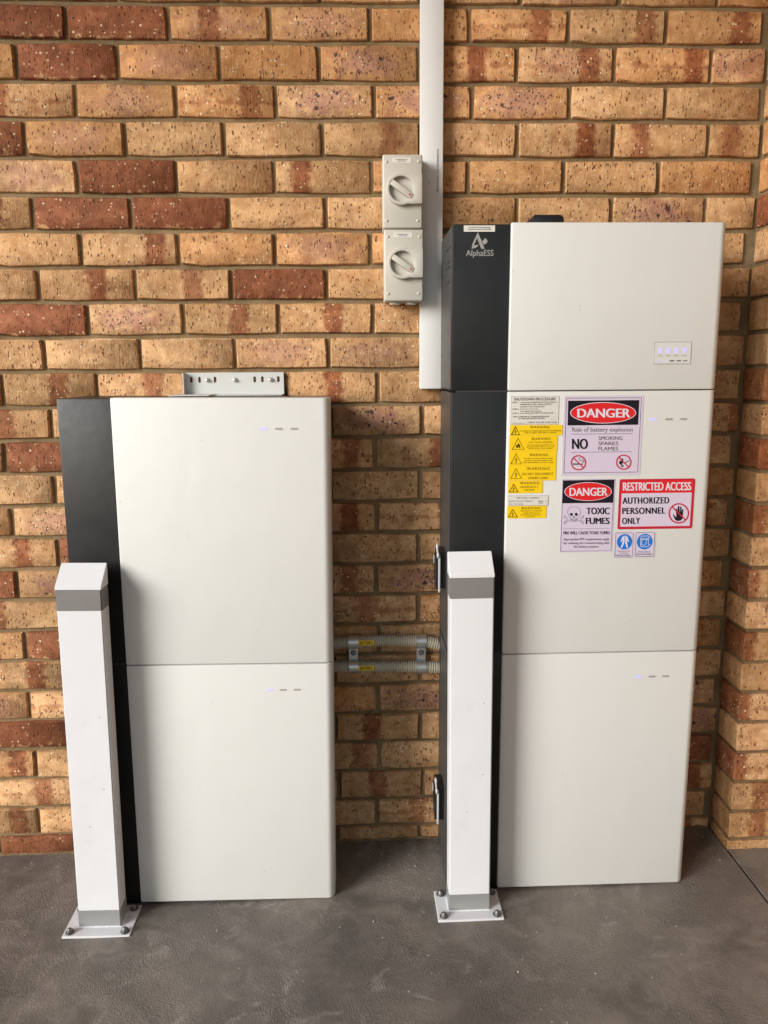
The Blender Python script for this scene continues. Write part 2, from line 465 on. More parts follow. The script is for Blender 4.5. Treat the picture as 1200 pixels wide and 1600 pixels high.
bm = new(); box(bm, -4.5, -.45, -1.25, .3, 2.98, 3.1); box(bm, -.45, 2.3, -4.0, .3, 2.98, 3.1)  # out of view; deep right part added to hold back front sky light
tag(obj('shading_ceiling', bm, 'shading_ceiling', smooth=0), kind='structure')

# unseen square post, added to dim the sun towards the right end
bm = new(); box(bm, -1.235, -1.065, -2.03, -1.86, -.1, 3.1, .004, 1)
col = obj('sun_block_post', bm, 'render', None, (-1.15, -1.945, 0), smooth=0)
tag(col, kind='structure')
# ---------------------------------------------------------------- brick wall
H, L, JT = .086, .24, .010
BED = {0: -.0025, 1: .0001, 2: -.002, 3: -.0003, 4: -.0019, 5: -.0019, 6: .0002, 7: -.0005, 8: .0017, 9: .0019, 10: .0021, 11: -.0014, 12: -.0006, 13: -.001, 14: .0002, 15: .0016, 16: .0013, 17: .0016, 18: .003, 19: .0014, 20: .0013, 21: .0015, 22: .001, 23: -.001, 24: -.003, 25: -.0018}
ROWX = {1: -.0024, 2: -.0061, 3: .0061, 4: -.0014, 5: -.0023, 6: .0024, 7: -.0065, 8: .0016, 9: -.0019, 10: .0033, 11: .0086, 12: .0054, 13: -.0013, 14: .0005, 15: .0027, 16: -.004, 17: 0, 18: -.0043, 19: .0065, 21: .0013, 22: .0015, 23: .0047, 24: .0085, 25: -.0035}
ZB0 = 2.2095
def bed(i): return ZB0 - i * H + BED.get(i, 0)
# what each brick looks like, row by row from the top, keyed by the brick's left joint
LOOK = {
 1: {-5: 'R', -4: 'R', -3: 'R', -2: 'OPS.40', -1: 'PO', 0: 'O', 1: 'OS.72', 2: 'S.80', 3: 'OS.78'},
 2: {-4.5: 'O', -3.5: 'R', -2.5: 'PO', -1.5: 'O', -.5: 'DO', .5: 'OS.60', 1.5: 'PS.75', 2.5: 'OS.84', 3.5: 'P'},
 3: {-5: 'B', -4: 'S.22', -3: 'PO', -2: 'OS.75', -1: 'D', 0: 'DO', 1: 'DO', 2: 'B', 3: 'B'},
 4: {-4.5: 'R', -3.5: 'PO', -2.5: 'B', -1.5: 'B', -.5: 'S.70', .5: 'S.10', 1.5: 'S.72', 2.5: 'S.28', 3.5: 'S.45'},
 5: {-5: 'B', -4: 'P', -3: 'R', -2: 'B', -1: 'S.26', 0: 'O', 1: 'O', 2: 'B', 3: 'O'},
 6: {-4.5: 'S.60', -3.5: 'R', -2.5: 'R', -1.5: 'B', -.5: 'B', .5: 'B', 1.5: 'B', 2.5: 'D', 3.5: 'B'},
 7: {-4: 'B', -3: 'S.78', -2: 'O', -1: 'PO', 0: 'O', 3: 'B'},
 8: {-4.5: 'S.50', -3.5: 'S.60', -2.5: 'S.60', -1.5: 'R', -.5: 'B', 3.5: 'S.3'},
 9: {-4: 'R', -3: 'D', -2: 'S.59', -1: 'S.58', 0: 'B', 3: 'B'},
 10: {-4.5: 'B', -3.5: 'B', -2.5: 'B', -1.5: 'P', -.5: 'P', 3.5: 'B'},
 11: {-4: 'S.60', -3: 'S.60', -2: 'B', -1: 'S.53', 0: 'B', 3: 'B'},
 12: {-4.5: 'S.50', -3.5: 'B', -.5: 'D', .5: 'B', 3.5: 'S.75'},
 13: {-5: 'B', -4: 'R', 0: 'S.73', -1: 'S.75'}, 14: {-4.5: 'B', -.5: 'B', .5: 'B'},
 15: {-5: 'O', -4: 'P', -1: 'S.7', 0: 'S.80'}, 16: {-4.5: 'S.62', -.5: 'B', .5: 'B'},
 17: {-5: 'R', -4: 'D', -1: 'S.7', 0: 'D'}, 18: {-4.5: 'S.25', -.5: 'S.4', .5: 'O'},
 19: {-5: 'OS.62', -4: 'R', -1: 'B', 0: 'B'}, 20: {-4.5: 'S.62', -.5: 'B', .5: 'B'},
 21: {-5: 'PO', -4: 'S.75', -1: 'O', 0: 'D'}, 22: {-4.5: 'R', -.5: 'S.42', .5: 'B'},
 23: {-5: 'OS.80', -4: 'B', -1: 'S.80', 0: 'B'}, 24: {-4.5: 'S.55', -.5: 'S.45', .5: 'B'},
 25: {-5: 'S.80', -4: 'B', -1: 'B', 0: 'S.50'}, 26: {-4.5: 'R', -5.5: 'R', -.5: 'B', .5: 'B'}}
def colour_of(code):
    r = g = b = 0.0; a = random.uniform(0, .35)
    if code is None:
        code = random.choice(['B', 'B', 'B', 'O', 'P', 'S.%d' % random.randint(20, 80), 'S.%d' % random.randint(30, 75), 'R', 'D'])
    if 'R' in code: r = random.uniform(.88, 1.0)
    if 'O' in code: a = random.uniform(.65, .95)
    if 'P' in code: b = .55
    if 'D' in code: b = 1.0
    if 'S' in code: g = float(code[code.index('S') + 1:])
    return (r, g, b, a)
def brick_verts(w, h, seed, dep=.022, ch=.0028):
    rg = random.Random(seed)
    j = lambda s: rg.uniform(-s, s)
    hw, hh = w / 2, h / 2
    out = [(-hw + .001 + j(.0018), -hh + .001 + j(.0018)), (-hw * .35 + j(.02), -hh + j(.0024)), (hw * .35 + j(.02), -hh + j(.0012)), (hw - .001 + j(.001), -hh + .001 + j(.001)),
           (hw + j(.001), j(.012)), (hw - .001 + j(.0018), hh - .001 + j(.0018)), (hw * .35 + j(.02), hh + j(.0024)), (-hw * .35 + j(.02), hh + j(.0012)), (-hw + .001 + j(.001), hh - .001 + j(.001)), (-hw + j(.001), j(.012))]
    n = len(out); vs_ = []; fs = []
    for (x, z) in out:
        s = Vector((x, z)); k = max(0, 1 - (ch + abs(j(.001))) / max(.01, min(hw, hh)))
        vs_.append((x - math.copysign(ch, x) * (1 if abs(x) > hw * .8 else .2), j(.0006), z - math.copysign(ch, z) * (1 if abs(z) > hh * .6 else .2)))
    vs_ += [(x, ch + abs(j(.0012)), z) for x, z in out]
    vs_ += [(x, dep, z) for x, z in out]
    fs.append(tuple(range(n)))
    for lv in (0, 1):
        for i in range(n):
            a, b = lv * n + i, lv * n + (i + 1) % n
            fs.append((a, a + n, b + n, b))
    return vs_, fs
def mesh_of(name, vs_, fs, mat):
    me = bpy.data.meshes.new(name); me.from_pydata(vs_, [], fs); me.materials.append(mat); me.update()
    me.shade_smooth()
    me.set_sharp_from_angle(angle=R(50))
    return me
full = [mesh_of('brick', *brick_verts(L - JT, H - JT, s), M['brick']) for s in range(10)]
wall = thing('brick_wall', 'mottled cream and red face brick wall behind the battery cabinets', 'wall', (0, 0, 0), kind='thing')
X_END = .972
bm = new()
NX = 160
box(bm, -4.2, X_END + .02, .0085, .14, -.15, 3.0)
mort = obj('mortar', bm, 'mortar', wall, smooth=0)
far_v, far_f = [], []
def far_brick(cx, cz, w, h, s):
    v, f = brick_verts(w, h, s)
    k = len(far_v); far_v.extend((a + cx, b, c + cz) for a, b, c in v); far_f.extend(tuple(i + k for i in q) for q in f)
for row in range(-9, 27):
    z1, z0 = bed(row - 1) - JT / 2, bed(row) + JT / 2
    if z0 > 2.97: continue
    off = 0 if row % 2 else .5
    dx = ROWX.get(row, 0)
    k = -18 + off
    while k * L + dx < X_END - .03:
        xa, xb = k * L + dx + JT / 2, (k + 1) * L + dx - JT / 2
        cut = xb > X_END - .004
        if cut: xb = X_END - .003
        cx, cz = (xa + xb) / 2, (z0 + z1) / 2
        w, h = xb - xa, z1 - z0
        near = -5.5 <= k and 0 <= row and xb > -1.16
        if w < .03:
            k += 1; continue
        if not near:
            far_brick(cx, cz, w, h, random.randint(0, 10**6))
        else:
            me = full[random.randrange(10)] if not cut else mesh_of('brick', *brick_verts(w, h, random.randint(0, 9999)), M['brick'])
            o = bpy.data.objects.new('brick', me)
            o.parent = wall
            o.location = (cx, random.uniform(-.0012, .0012), cz)
            if not cut: o.scale = (w / (L - JT), 1, h / (H - JT))
            o.rotation_euler = (random.uniform(-.008, .008), random.uniform(-.004, .004), random.uniform(-.005, .005))
            o.color = colour_of(LOOK.get(row, {}).get(k))
            link(o)
        k += 1
me = mesh_of('brickwork', far_v, far_f, M['brick'])
o = bpy.data.objects.new('brickwork', me); o.parent = wall; o['kind'] = 'stuff'; o.color = (.1, 0, .3, .3); link(o)

# pier that returns the wall towards the camera at the right
PX0, PX1, PY = X_END, X_END + .23, -.114
pier = thing('brick_pier', 'narrow brick pier standing forward of the wall at the right edge', 'pier', (PX0 + .115, PY / 2, fz(1)), kind='thing')
bm = new(); box(bm, PX0 + .008, PX1 - .008, PY + .008, .1, -.1, 3.0)
obj('mortar', bm, 'mortar', pier, smooth=0)
def pier_brick(seed, h):
    rg = random.Random(seed); b = bmesh.new()
    bmesh.ops.create_cube(b, size=1)
    for v in b.verts:
        v.co = Vector((v.co.x * .23 + rg.uniform(-.0012, .0012), v.co.y * .11 + rg.uniform(-.001, .001), v.co.z * h + rg.uniform(-.0012, .0012)))
    bmesh.ops.bevel(b, geom=b.edges[:], offset=.003, segments=1, affect='EDGES')
    me = bpy.data.meshes.new('brick'); b.to_mesh(me); b.free(); me.materials.append(M['brick'])
    return me
pmesh = [pier_brick(s, H - JT) for s in range(5)]
PLOOK = {3: 'B', 4: 'P', 5: 'PO', 6: 'R', 7: 'P', 8: 'B', 9: 'B', 10: 'B', 11: 'OS.05', 12: 'B', 13: 'S.03', 14: 'B', 15: 'OS.04', 16: 'B', 17: 'S.02', 18: 'P', 19: 'S.02', 20: 'B', 21: 'S.03', 22: 'B', 23: 'S.02', 24: 'S.36', 25: 'S.34', 26: 'B'}
for row in range(-9, 27):
    z1, z0 = bed(row - 1) - JT / 2, bed(row) + JT / 2
    if z0 > 2.97: continue
    o = bpy.data.objects.new('brick', pmesh[row % 5]); o.parent = pier
    o.location = Vector((PX0 + .115 + random.uniform(-.001, .001), PY + .055 + random.uniform(-.001, .001), (z0 + z1) / 2)) - WP[pier]
    o.rotation_euler = (0, random.uniform(-.004, .004), random.uniform(-.006, .006))
    o.scale = (1, 1, (z1 - z0) / (H - JT))
    o.color = colour_of(PLOOK.get(row))
    link(o)
# the wall carries on beyond the pier; an unseen return is added to block sky light
bm = new(); box(bm, PX1 - .02, 2.2, .004, .14, -.1, 3.0)
side = obj('side_wall', bm, 'mortar', smooth=0)
tag(side, kind='structure')
bm = new(); box(bm, 2.14, 2.28, -4.0, .003, -.1, 2.975)
obj('shading_wall', bm, 'mortar', side, smooth=0)
fv2, ff2 = [], []
far_v, far_f = fv2, ff2
for row in range(-9, 27):
    z1, z0 = bed(row - 1) - JT / 2, bed(row) + JT / 2
    if z0 > 2.97: continue
    x = PX1 + JT / 2 - (.12 if row % 2 else 0)
    while x < 2.1:
        xa, xb = max(x, PX1 + .003), min(x + .23, 2.136)
        if xb - xa > .03: far_brick((xa + xb) / 2, (z0 + z1) / 2, xb - xa, z1 - z0, random.randint(0, 10**6))
        x += L
me = mesh_of('brickwork', fv2, ff2, M['brick'])
o = bpy.data.objects.new('brickwork', me); o.parent = side; o['kind'] = 'stuff'; o.color = (.1, 0, .3, .4); link(o)
v2, f2 = [], []
for row in range(-9, 27):
    z1, z0 = bed(row - 1) - JT / 2, bed(row) + JT / 2
    if z0 > 2.97: continue
    y = -4.0 - (.12 if row % 2 else 0)
    while y < -.03:
        ya, yb = max(y, -4.0), min(y + .23, -.004)
        if yb - ya > .03:
            v, f = brick_verts(yb - ya, z1 - z0, random.randint(0, 10**6))
            k = len(v2); v2.extend((2.1335 + b, -(a) + (ya + yb) / 2, c + (z0 + z1) / 2) for a, b, c in v); f2.extend(tuple(i + k for i in q) for q in f)
        y += L
me = mesh_of('brickwork', v2, f2, M['brick'])
o = bpy.data.objects.new('brickwork', me); o.parent = side; o['kind'] = 'stuff'; o.color = (.1, 0, .3, .4); link(o)

# smeared mortar left along the foot of the wall
rg = random.Random(5)
bm = new(); prev = None; x = -1.9
while x < .968:
    wv = .003 + .006 * rg.random() ** 2 + (.010 if rg.random() < .06 else 0); hv = .002 + .007 * rg.random() ** 2
    ring = [bm.verts.new((x, .003, fz(x) + hv)), bm.verts.new((x, -.0012 - wv * .4, fz(x) + hv * .6)), bm.verts.new((x, -.002 - wv, fz(x) - .001)), bm.verts.new((x, .003, fz(x) - .002))]
    if prev:
        for i in range(3): bm.faces.new((prev[i], prev[i + 1], ring[i + 1], ring[i]))
    prev = ring; x += rg.uniform(.006, .016)
obj('mortar_smear', bm, 'mortar', wall)
bm = new()
for i in range(150):
    x = rg.uniform(-1.3, 1.3); y = -abs(rg.gauss(0, .10)) - .006 if i < 90 else rg.uniform(-1.0, -.02)
    if -.75 < x < -.1 and y > -.26 or .16 < x < .8 and y > -.26 or x > .95 and y > -.13: continue
    q = rg.uniform(.0009, .0026)
    b = bmesh.new(); bmesh.ops.create_icosphere(b, subdivisions=1, radius=q)
    for v in b.verts: v.co *= rg.uniform(.7, 1.2)
    add(bm, b, Matrix.Translation((x, y, fz(x) + q * .4)) @ Matrix.Diagonal((1, 1, .7, 1)))
g = obj('grit', bm, 'grit', None, (0, 0, 0), smooth=0)
tag(g, kind='stuff')
# ---------------------------------------------------------------- drawing flat print: letters, strokes and fills in the x-z plane
class Ink:
    """collects flat shapes at one depth; coordinates go through self.f to metres on the sheet"""
    def __init__(self, f=lambda a, b: (a, b)):
        self.f = f; self.v = []; self.p = []; self.mi = []; self.mats = []
    def _m(self, mat):
        if mat not in self.mats: self.mats.append(mat)
        return self.mats.index(mat)
    def poly(self, pts, mat, lift=0):
        k = len(self.v)
        q = [self.f(*p) for p in pts]
        ar = sum(q[i][0] * q[(i + 1) % len(q)][1] - q[(i + 1) % len(q)][0] * q[i][1] for i in range(len(q)))
        if ar < 0: q = q[::-1]
        self.v += [(x, -lift, z) for x, z in q]
        self.p.append(tuple(range(k, k + len(q)))); self.mi.append(self._m(mat))
    def rect(self, x0, y0, x1, y1, mat, lift=0):
        self.poly([(x0, y0), (x1, y0), (x1, y1), (x0, y1)], mat, lift)
    def ring(self, cx, cy, rx, ry, w, mat, lift=0, n=36, a0=0, a1=360):
        m = [(cx + math.cos(R(a0 + (a1 - a0) * i / n)) * (rx - s), cy + math.sin(R(a0 + (a1 - a0) * i / n)) * (ry - s)) for s in (0, w) for i in range(n + 1)]
        for i in range(n):
            self.poly([m[i], m[i + 1], m[n + 2 + i], m[n + 1 + i]], mat, lift)
    def disc(self, cx, cy, rx, ry, mat, lift=0, n=40):
        self.poly([(cx + math.cos(2 * math.pi * i / n) * rx, cy + math.sin(2 * math.pi * i / n) * ry) for i in range(n)], mat, lift)
    def stroke(self, pts, w, mat, lift=0, closed=False):
        pts = [Vector(p) for p in pts]; n = len(pts)
        side = []
        for i in range(n):
            a = pts[i - 1] if (i or closed) else pts[i]; b = pts[(i + 1) % n] if (i < n - 1 or closed) else pts[i]
            d = (b - a); d = d.normalized() if d.length else Vector((1, 0))
            nn = Vector((-d.y, d.x))
            e = (pts[i] - a).normalized() if (pts[i] - a).length else d
            k = 1 / max(.45, abs(nn.dot(Vector((-e.y, e.x)))))
            side.append((pts[i] + nn * w / 2 * k, pts[i] - nn * w / 2 * k))
        for i in range(n if closed else n - 1):
            s, t = side[i], side[(i + 1) % n]
            self.poly([s[0], t[0], t[1], s[1]], mat, lift)
    def rrect(self, x0, y0, x1, y1, r, mat, lift=0):
        pts = arc(x1 - r, y1 - r, r, 0, 90, 5) + arc(x0 + r, y1 - r, r, 90, 180, 5) + arc(x0 + r, y0 + r, r, 180, 270, 5) + arc(x1 - r, y0 + r, r, 270, 360, 5)
        self.poly(pts, mat, lift)
    def rframe(self, x0, y0, x1, y1, r, w, mat, lift=0):
        o_ = arc(x1 - r, y1 - r, r, 0, 90, 5) + arc(x0 + r, y1 - r, r, 90, 180, 5) + arc(x0 + r, y0 + r, r, 180, 270, 5) + arc(x1 - r, y0 + r, r, 270, 360, 5)
        r2 = max(r - w, .001 * w)
        x0, y0, x1, y1 = x0 + w, y0 + w, x1 - w, y1 - w
        i_ = arc(x1 - r2, y1 - r2, r2, 0, 90, 5) + arc(x0 + r2, y1 - r2, r2, 90, 180, 5) + arc(x0 + r2, y0 + r2, r2, 180, 270, 5) + arc(x1 - r2, y0 + r2, r2, 270, 360, 5)
        n = len(o_)
        for i in range(n):
            self.poly([o_[i], o_[(i + 1) % n], i_[(i + 1) % n], i_[i]], mat, lift)
    def text(self, s, x0, y0, x1, y1, mat, bold=0.0, lift=.0002, res=2, turn=False, space=1.0):
        """letters stretched to fill the box x0..x1, y0 (top) .. y1 (bottom)"""
        cu = bpy.data.curves.new('t', 'FONT'); cu.body = s; cu.size = 1.0; cu.resolution_u = res; cu.space_character = space; cu.fill_mode = 'FRONT'
        o = bpy.data.objects.new('t', cu); C.objects.link(o)
        dg = bpy.context.evaluated_depsgraph_get(); dg.update()
        me = bpy.data.meshes.new_from_object(o.evaluated_get(dg))
        vs_ = [(v.co.x, v.co.y) for v in me.vertices]
        b = bold * 1.0
        ax0, ax1 = min(v[0] for v in vs_) - b, max(v[0] for v in vs_) + b; ay0, ay1 = min(v[1] for v in vs_), max(v[1] for v in vs_)
        mi = self._m(mat)
        sh = [(0, 0)] if b == 0 else [(-b, 0), (0, 0), (b, 0)]
        for q, (ox, oy) in enumerate(sh):
            k = len(self.v)
            for (a, c) in vs_:
                u, w = (a + ox - ax0) / (ax1 - ax0), (c + oy - ay0) / (ay1 - ay0)
                if turn: u, w = w, 1 - u
                x, z = self.f(x0 + u * (x1 - x0), y1 + w * (y0 - y1))
                self.v.append((x, -lift - .00007 * q, z))
            for f in me.polygons:
                self.p.append(tuple(k + i for i in f.vertices)); self.mi.append(mi)
        bpy.data.objects.remove(o); bpy.data.curves.remove(cu); bpy.data.meshes.remove(me)
    def build(self, name, y, parent):
        me = bpy.data.meshes.new(name)
        me.from_pydata([(a, y + b, c) for a, b, c in self.v], [], self.p)
        for p, m in zip(me.polygons, self.mi): p.material_index = m
        me.update()
        bm = bmesh.new(); bm.from_mesh(me)
        for f in bm.faces:
            if f.normal.y > 0: f.normal_flip()
        bm.to_mesh(me); bm.free()
        return finish(name, me, [M[m] for m in self.mats], parent)

def quad_map(px, rect):
    """drawing units of a sheet whose corners are px (tl,tr,br,bl) -> metres inside rect (x0,x1,z0,z1)"""
    tl, tr, br, bl = px; x0, x1, z0, z1 = rect
    def f(a, b):
        u = .5; v = .5
        for _ in range(6):
            yt = tl[1] + (tr[1] - tl[1]) * u; yb = bl[1] + (br[1] - bl[1]) * u
            v = (b - yt) / (yb - yt)
            xl = tl[0] + (bl[0] - tl[0]) * v; xr = tr[0] + (br[0] - tr[0]) * v
            u = (a - xl) / (xr - xl)
        return x0 + u * (x1 - x0), z1 - v * (z1 - z0)
    return f
YF = -.246                                     # front of the white covers
def sheet(name, label, cat, x0, x1, z0, z1, mat, th=.0006, y=YF, r=.001, group=None):
    bm = new()
    pts = arc(x1 - r, z1 - r, r, 0, 90, 3) + arc(x0 + r, z1 - r, r, 90, 180, 3) + arc(x0 + r, z0 + r, r, 180, 270, 3) + arc(x1 - r, z0 + r, r, 270, 360, 3)
    prism(bm, pts, 'y', y - .0002, y - .0002 - th)
    o = obj(name, bm, mat, None, ((x0 + x1) / 2, y, z0), smooth=0)
    return tag(o, label, cat, group)

# ---------------------------------------------------------------- battery cabinets
def tower(name, label, x0, x1, xs, levels, base, inverter):
    """x0..x1 whole width, xs where the white cover starts, levels = z of bottom, splits, top"""
    t = thing(name, label, 'battery', ((x0 + x1) / 2, -.13, base), group='white battery cabinets against the brick wall')
    n = len(levels) - 1
    for i in range(n):
        z0, z1 = levels[i], levels[i + 1]
        g0 = .0012 if i else 0; g1 = .0012 if i < n - 1 else 0
        kind = 'inverter_module' if (inverter and i == n - 1) else 'battery_module'
        bm = new()
        box(bm, x0, x1 - .005, -.236, -.022, z0 + g0 + (0 if i else -.004), z1 - g1, .0035, 2)
        body = obj(kind, bm, 'dark', t)
        # white cover: flush left edge, big round on the right edge
        r = .018
        plan = [(xs, -.214), (xs, YF + .003)] + arc(xs + .003, YF + .003, .003, 180, 270, 3)[1:] + arc(x1 - r, YF + r, r, 270, 360, 8) + [(x1, -.150)]
        bm = new(); prism(bm, plan, 'z', z0 + g0 + (.006 if not i else 0), z1 - g1 + (.002 if i == n - 1 else 0), .003, 2)
        obj('front_cover', bm, 'cover', body)
        bm = new(); box(bm, x0 + .012, x1 - .03, -.2345, -.04, z1 - .006, z1 + .006) if i < n - 1 else None
        if i < n - 1: obj('gap_strip', bm, 'gap', body)  # dark strip set in the gap between two modules
        else: bm.free()
        # indicator lights
        if kind == 'battery_module':
            zc = z1 - (.0672 if n == 3 or i == 1 else .0672)
            for q, xx in enumerate(LEDX[name][i]):
                bm = new()
                w, hh = .0092, .0025
                prism(bm, arc(xx + w - hh, LEDZ[name][i], hh, -90, 90, 6) + arc(xx - w + hh, LEDZ[name][i], hh, 90, 270, 6), 'y', YF + .004, YF - .0005)
                obj('indicator_light', bm, 'led_on' if q == 0 else 'led_off', body)
    return t
LEDX = {'battery_cabinet': {0: (-.2649, -.2308, -.1966), 1: (-.2614, -.2264, -.1913)}, 'battery_tower': {0: (.6403, .6756, .7094), 1: (.6417, .6795, .7142)}}
LEDZ = {'battery_cabinet': {0: .5855, 1: 1.2201}, 'battery_tower': {0: .5988, 1: 1.2322}}
cab = tower('battery_cabinet', 'shorter white and charcoal battery cabinet of two stacked modules', -.7290, -.1100, -.6055, (.0090, .6525, 1.2885), fz(-.4), False)
cab.location.x -= .0085
cab.rotation_euler = (0, R(.46), 0)
tow = tower('battery_tower', 'tall white and charcoal battery tower covered in danger signs', .1710, .7890, .3015, (.0215, .6632, 1.2995, 1.6670), fz(.5), True)
inv = [c for c in tow.children if c.name.startswith('inverter')][0]
batt = [c for c in tow.children if c.name.startswith('battery_module')]
# thin skin of lightened charcoal, painting in the light on the tower's left side
for mod, (z0, z1) in ((inv, (1.302, 1.665)), (batt[1], (.6665, 1.2975)), (batt[0], (.025, .6615))):
    bm = new(); box(bm, .1698, .1716, -.230, -.03, z0 + .002, z1 - .002, .0006, 1)
    obj('lit_side_skin', bm, 'lit_side', mod)
# vent slots on the side of the inverter
for zz, ln in ((1.623, .09), (1.592, .06), (1.580, .085), (1.547, .08), (1.46, .05), (1.43, .05), (1.385, .05), (1.355, .05)):
    bm = new(); y1 = -.222 if zz > 1.5 else -.07
    box(bm, .1690, .1705, y1, y1 + ln, zz - .0011, zz + .0011)
    obj('vent_slot', bm, 'black', inv)
# black cable entry behind the top edge of the inverter
bm = new()
prism(bm, [(.368, 1.664), (.445, 1.664), (.445, 1.697), (.437, 1.7045), (.376, 1.7045), (.368, 1.697)], 'y', -.145, -.085, .004)
obj('cable_entry', bm, 'black', inv)
# display on the inverter cover
ink = Ink()
dx0, dx1, dz0, dz1 = .6352, .7224, 1.3583, 1.4084
bm = new(); box(bm, dx0, dx1, YF - .0007, YF + .002, dz0, dz1, .0004, 1)
disp = obj('display_panel', bm, 'cover', inv)
fr = Ink(); fr.rframe(dx0, dz0, dx1, dz1, .0015, .0011, 'soft_ink')
for i, xx in enumerate((.6505, .6690, .6878, .7065)):
    fr.text(('SOLAR', 'GRID', 'BATTERY', 'LOAD')[i], xx - .0055, 1.3785, xx + .0055, 1.3762, 'grey_ink')
for i, xx in enumerate((.6785, .6940, .7090)):
    fr.rrect(xx - .0055, 1.3645, xx + .0055, 1.3668 - .0003 * i, .0009, 'ink', .0003)
fr.build('display_print', YF - .0009, inv)
for i, xx in enumerate((.6505, .6690, .6878, .7065)):
    bm = new()
    zc = 1.3895
    pts = [(xx - .0048, zc - .006), (xx + .0048, zc - .006), (xx + .0048, zc + .004), (xx + .001, zc + .0065), (xx - .0048, zc + .005)] if i < 3 else [(xx - .002, zc - .006), (xx + .002, zc - .006), (xx + .006, zc + .002), (xx + .002, zc + .006), (xx - .006, zc + .002)]
    prism(bm, pts, 'y', YF, YF - .0011)
    obj('status_light', bm, 'led_on', inv)
for i, xx in enumerate((.6440, .6520, .6590, .6675)):
    bm = new(); cyl(bm, (xx, YF - .0008, 1.3655), 'y', .0013, .0006, 10)
    obj('status_dot', bm, 'led_on', inv)
# maker's mark on the charcoal strip
lg = Ink()
f = quad_map([(795, 715), (915, 715), (915, 840), (795, 840)], (.2155, .2505, 1.6135, 1.6490))
lg.f = f
lg.poly([(838, 712), (892, 838), (866, 838), (832, 756), (822, 782), (808, 812), (846, 808), (832, 826), (792, 838), (798, 800)], 'logo')
lg.poly([(872, 782), (896, 756), (916, 782), (900, 802), (884, 806)], 'logo')
lg.f = lambda a, b: (a, b)
lg.text('AlphaESS', .2020, 1.6118, .2641, 1.5945, 'logo', bold=.012, res=3, lift=0)
lg.build('maker_mark', -.2364, inv)

# locking connectors on the tower's left side
for zc, mod in ((.858, batt[1]), (.223, batt[0])):
    bm = new()
    box(bm, .1500, .1700, -.166, -.098, zc - .048, zc + .046, .0015, 1)
    box(bm, .1465, .1560, -.158, -.106, zc - .052, zc + .030, .001, 1)
    con = obj('cable_connector', bm, 'black', mod)
    bm = new()
    box(bm, .1510, .1560, -.1740, -.1695, zc - .056, zc + .040, .0012)
    obj('locking_lever', bm, 'lever', mod)
    bm = new()
    for (yy, zz, rr) in ((-.172, zc + .040, .0062), (-.150, zc + .056, .0066)):
        for s in ('x',):
            pts = [Vector((.1500, yy + rr * math.cos(a * math.pi / 8), zz + rr * math.sin(a * math.pi / 8))) for a in range(16)]
            sweep(bm, pts, .0026, 8, closed=True)
    sweep(bm, [(.1500, -.168, zc + .044), (.1500, -.155, zc + .051)], .0026, 8)
    obj('lever_pivot', bm, 'lever', mod)
    bm = new(); box(bm, .1456, .1475, -.114, -.104, zc + .005, zc + .026, .0006)
    cyl(bm, (.148, -.110, zc - .044), 'x', .004, .004, 10)
    obj('connector_catch', bm, 'lever', mod)

# ---------------------------------------------------------------- signs and stickers on the tower
def DANGER_header(k, x0, y0, x1, y1, ell, txt):
    k.rect(x0, y0, x1, y1, 'ink', .0001)
    cx, cy, rx, ry = ell
    k.disc(cx, cy, rx, ry, 'white_ink', .0003)
    k.disc(cx, cy, rx - 5, ry - 5, 'red', .0005)
    k.text('DANGER', *txt, 'white_ink', bold=.036, lift=.0008, res=4)
# battery explosion sign
s = sheet('danger_sign', 'larger lilac white DANGER sign warning of battery explosion with no smoking symbols', 'sign', .4317, .6176, 1.1025, 1.2880, 'lilac', group='danger signs on the tower')
k = Ink(quad_map([(83, 115), (690, 112), (657, 718), (53, 724)], (.4372, .6121, 1.1092, 1.2825)))
k.stroke([(83, 115), (690, 112), (657, 718), (53, 724)], 4, 'grey_ink', 0, True)
k.poly([(95, 135), (672, 131), (662, 330), (88, 335)], 'ink', .0001)
k.disc(378, 233, 268, 86, 'white_ink', .0003); k.disc(378, 233, 262, 81, 'red', .0005)
k.text('DANGER', 167, 199, 598, 271, 'white_ink', bold=.036, lift=.0008, res=4)
k.text('Risk of battery explosion', 125, 350, 617, 397, 'grey_ink', res=3)
k.stroke([(121, 406), (618, 402)], 3.4, 'grey_ink')
k.text('NO', 121, 443, 252, 527, 'ink', bold=.045, res=4)
k.text('SMOKING', 338, 424, 533, 454, 'grey_ink', bold=.004, res=3)
k.text('SPARKS', 337, 467, 499, 496, 'grey_ink', bold=.004, res=3)
k.text('FLAMES', 335, 509, 498, 539, 'grey_ink', bold=.004, res=3)
k.stroke([(112, 554), (609, 550)], 3.4, 'grey_ink')
# cigarette
k.rect(128, 646, 192, 656, 'ink', .0001); k.rect(195, 646, 208, 656, 'grey_ink', .0001)
k.stroke([(207, 640), (211, 628), (200, 622), (185, 622), (176, 612), (180, 600), (192, 598)], 4, 'grey_ink', .0001)
k.stroke([(216, 642), (218, 624), (206, 612), (200, 600)], 4, 'grey_ink', .0001)
# flame and match
k.poly([(508, 650), (504, 630), (518, 622), (522, 632), (528, 600), (540, 615), (536, 640), (528, 650), (533, 664), (520, 660)], 'ink', .0001)
k.poly([(520, 668), (540, 660), (545, 672), (522, 676)], 'ink', .0001)
k.stroke([(540, 648), (590, 624)], 7, 'grey_ink', .0001)
for cx, cy in ((173, 640), (543, 636)):
    k.ring(cx, cy, 63, 63, 10, 'dark_red', .0003, 40)
    k.stroke([(cx - 41, cy - 41), (cx + 41, cy + 41)], 9, 'dark_red', .0003)
k.build('printing', YF - .0010, s)

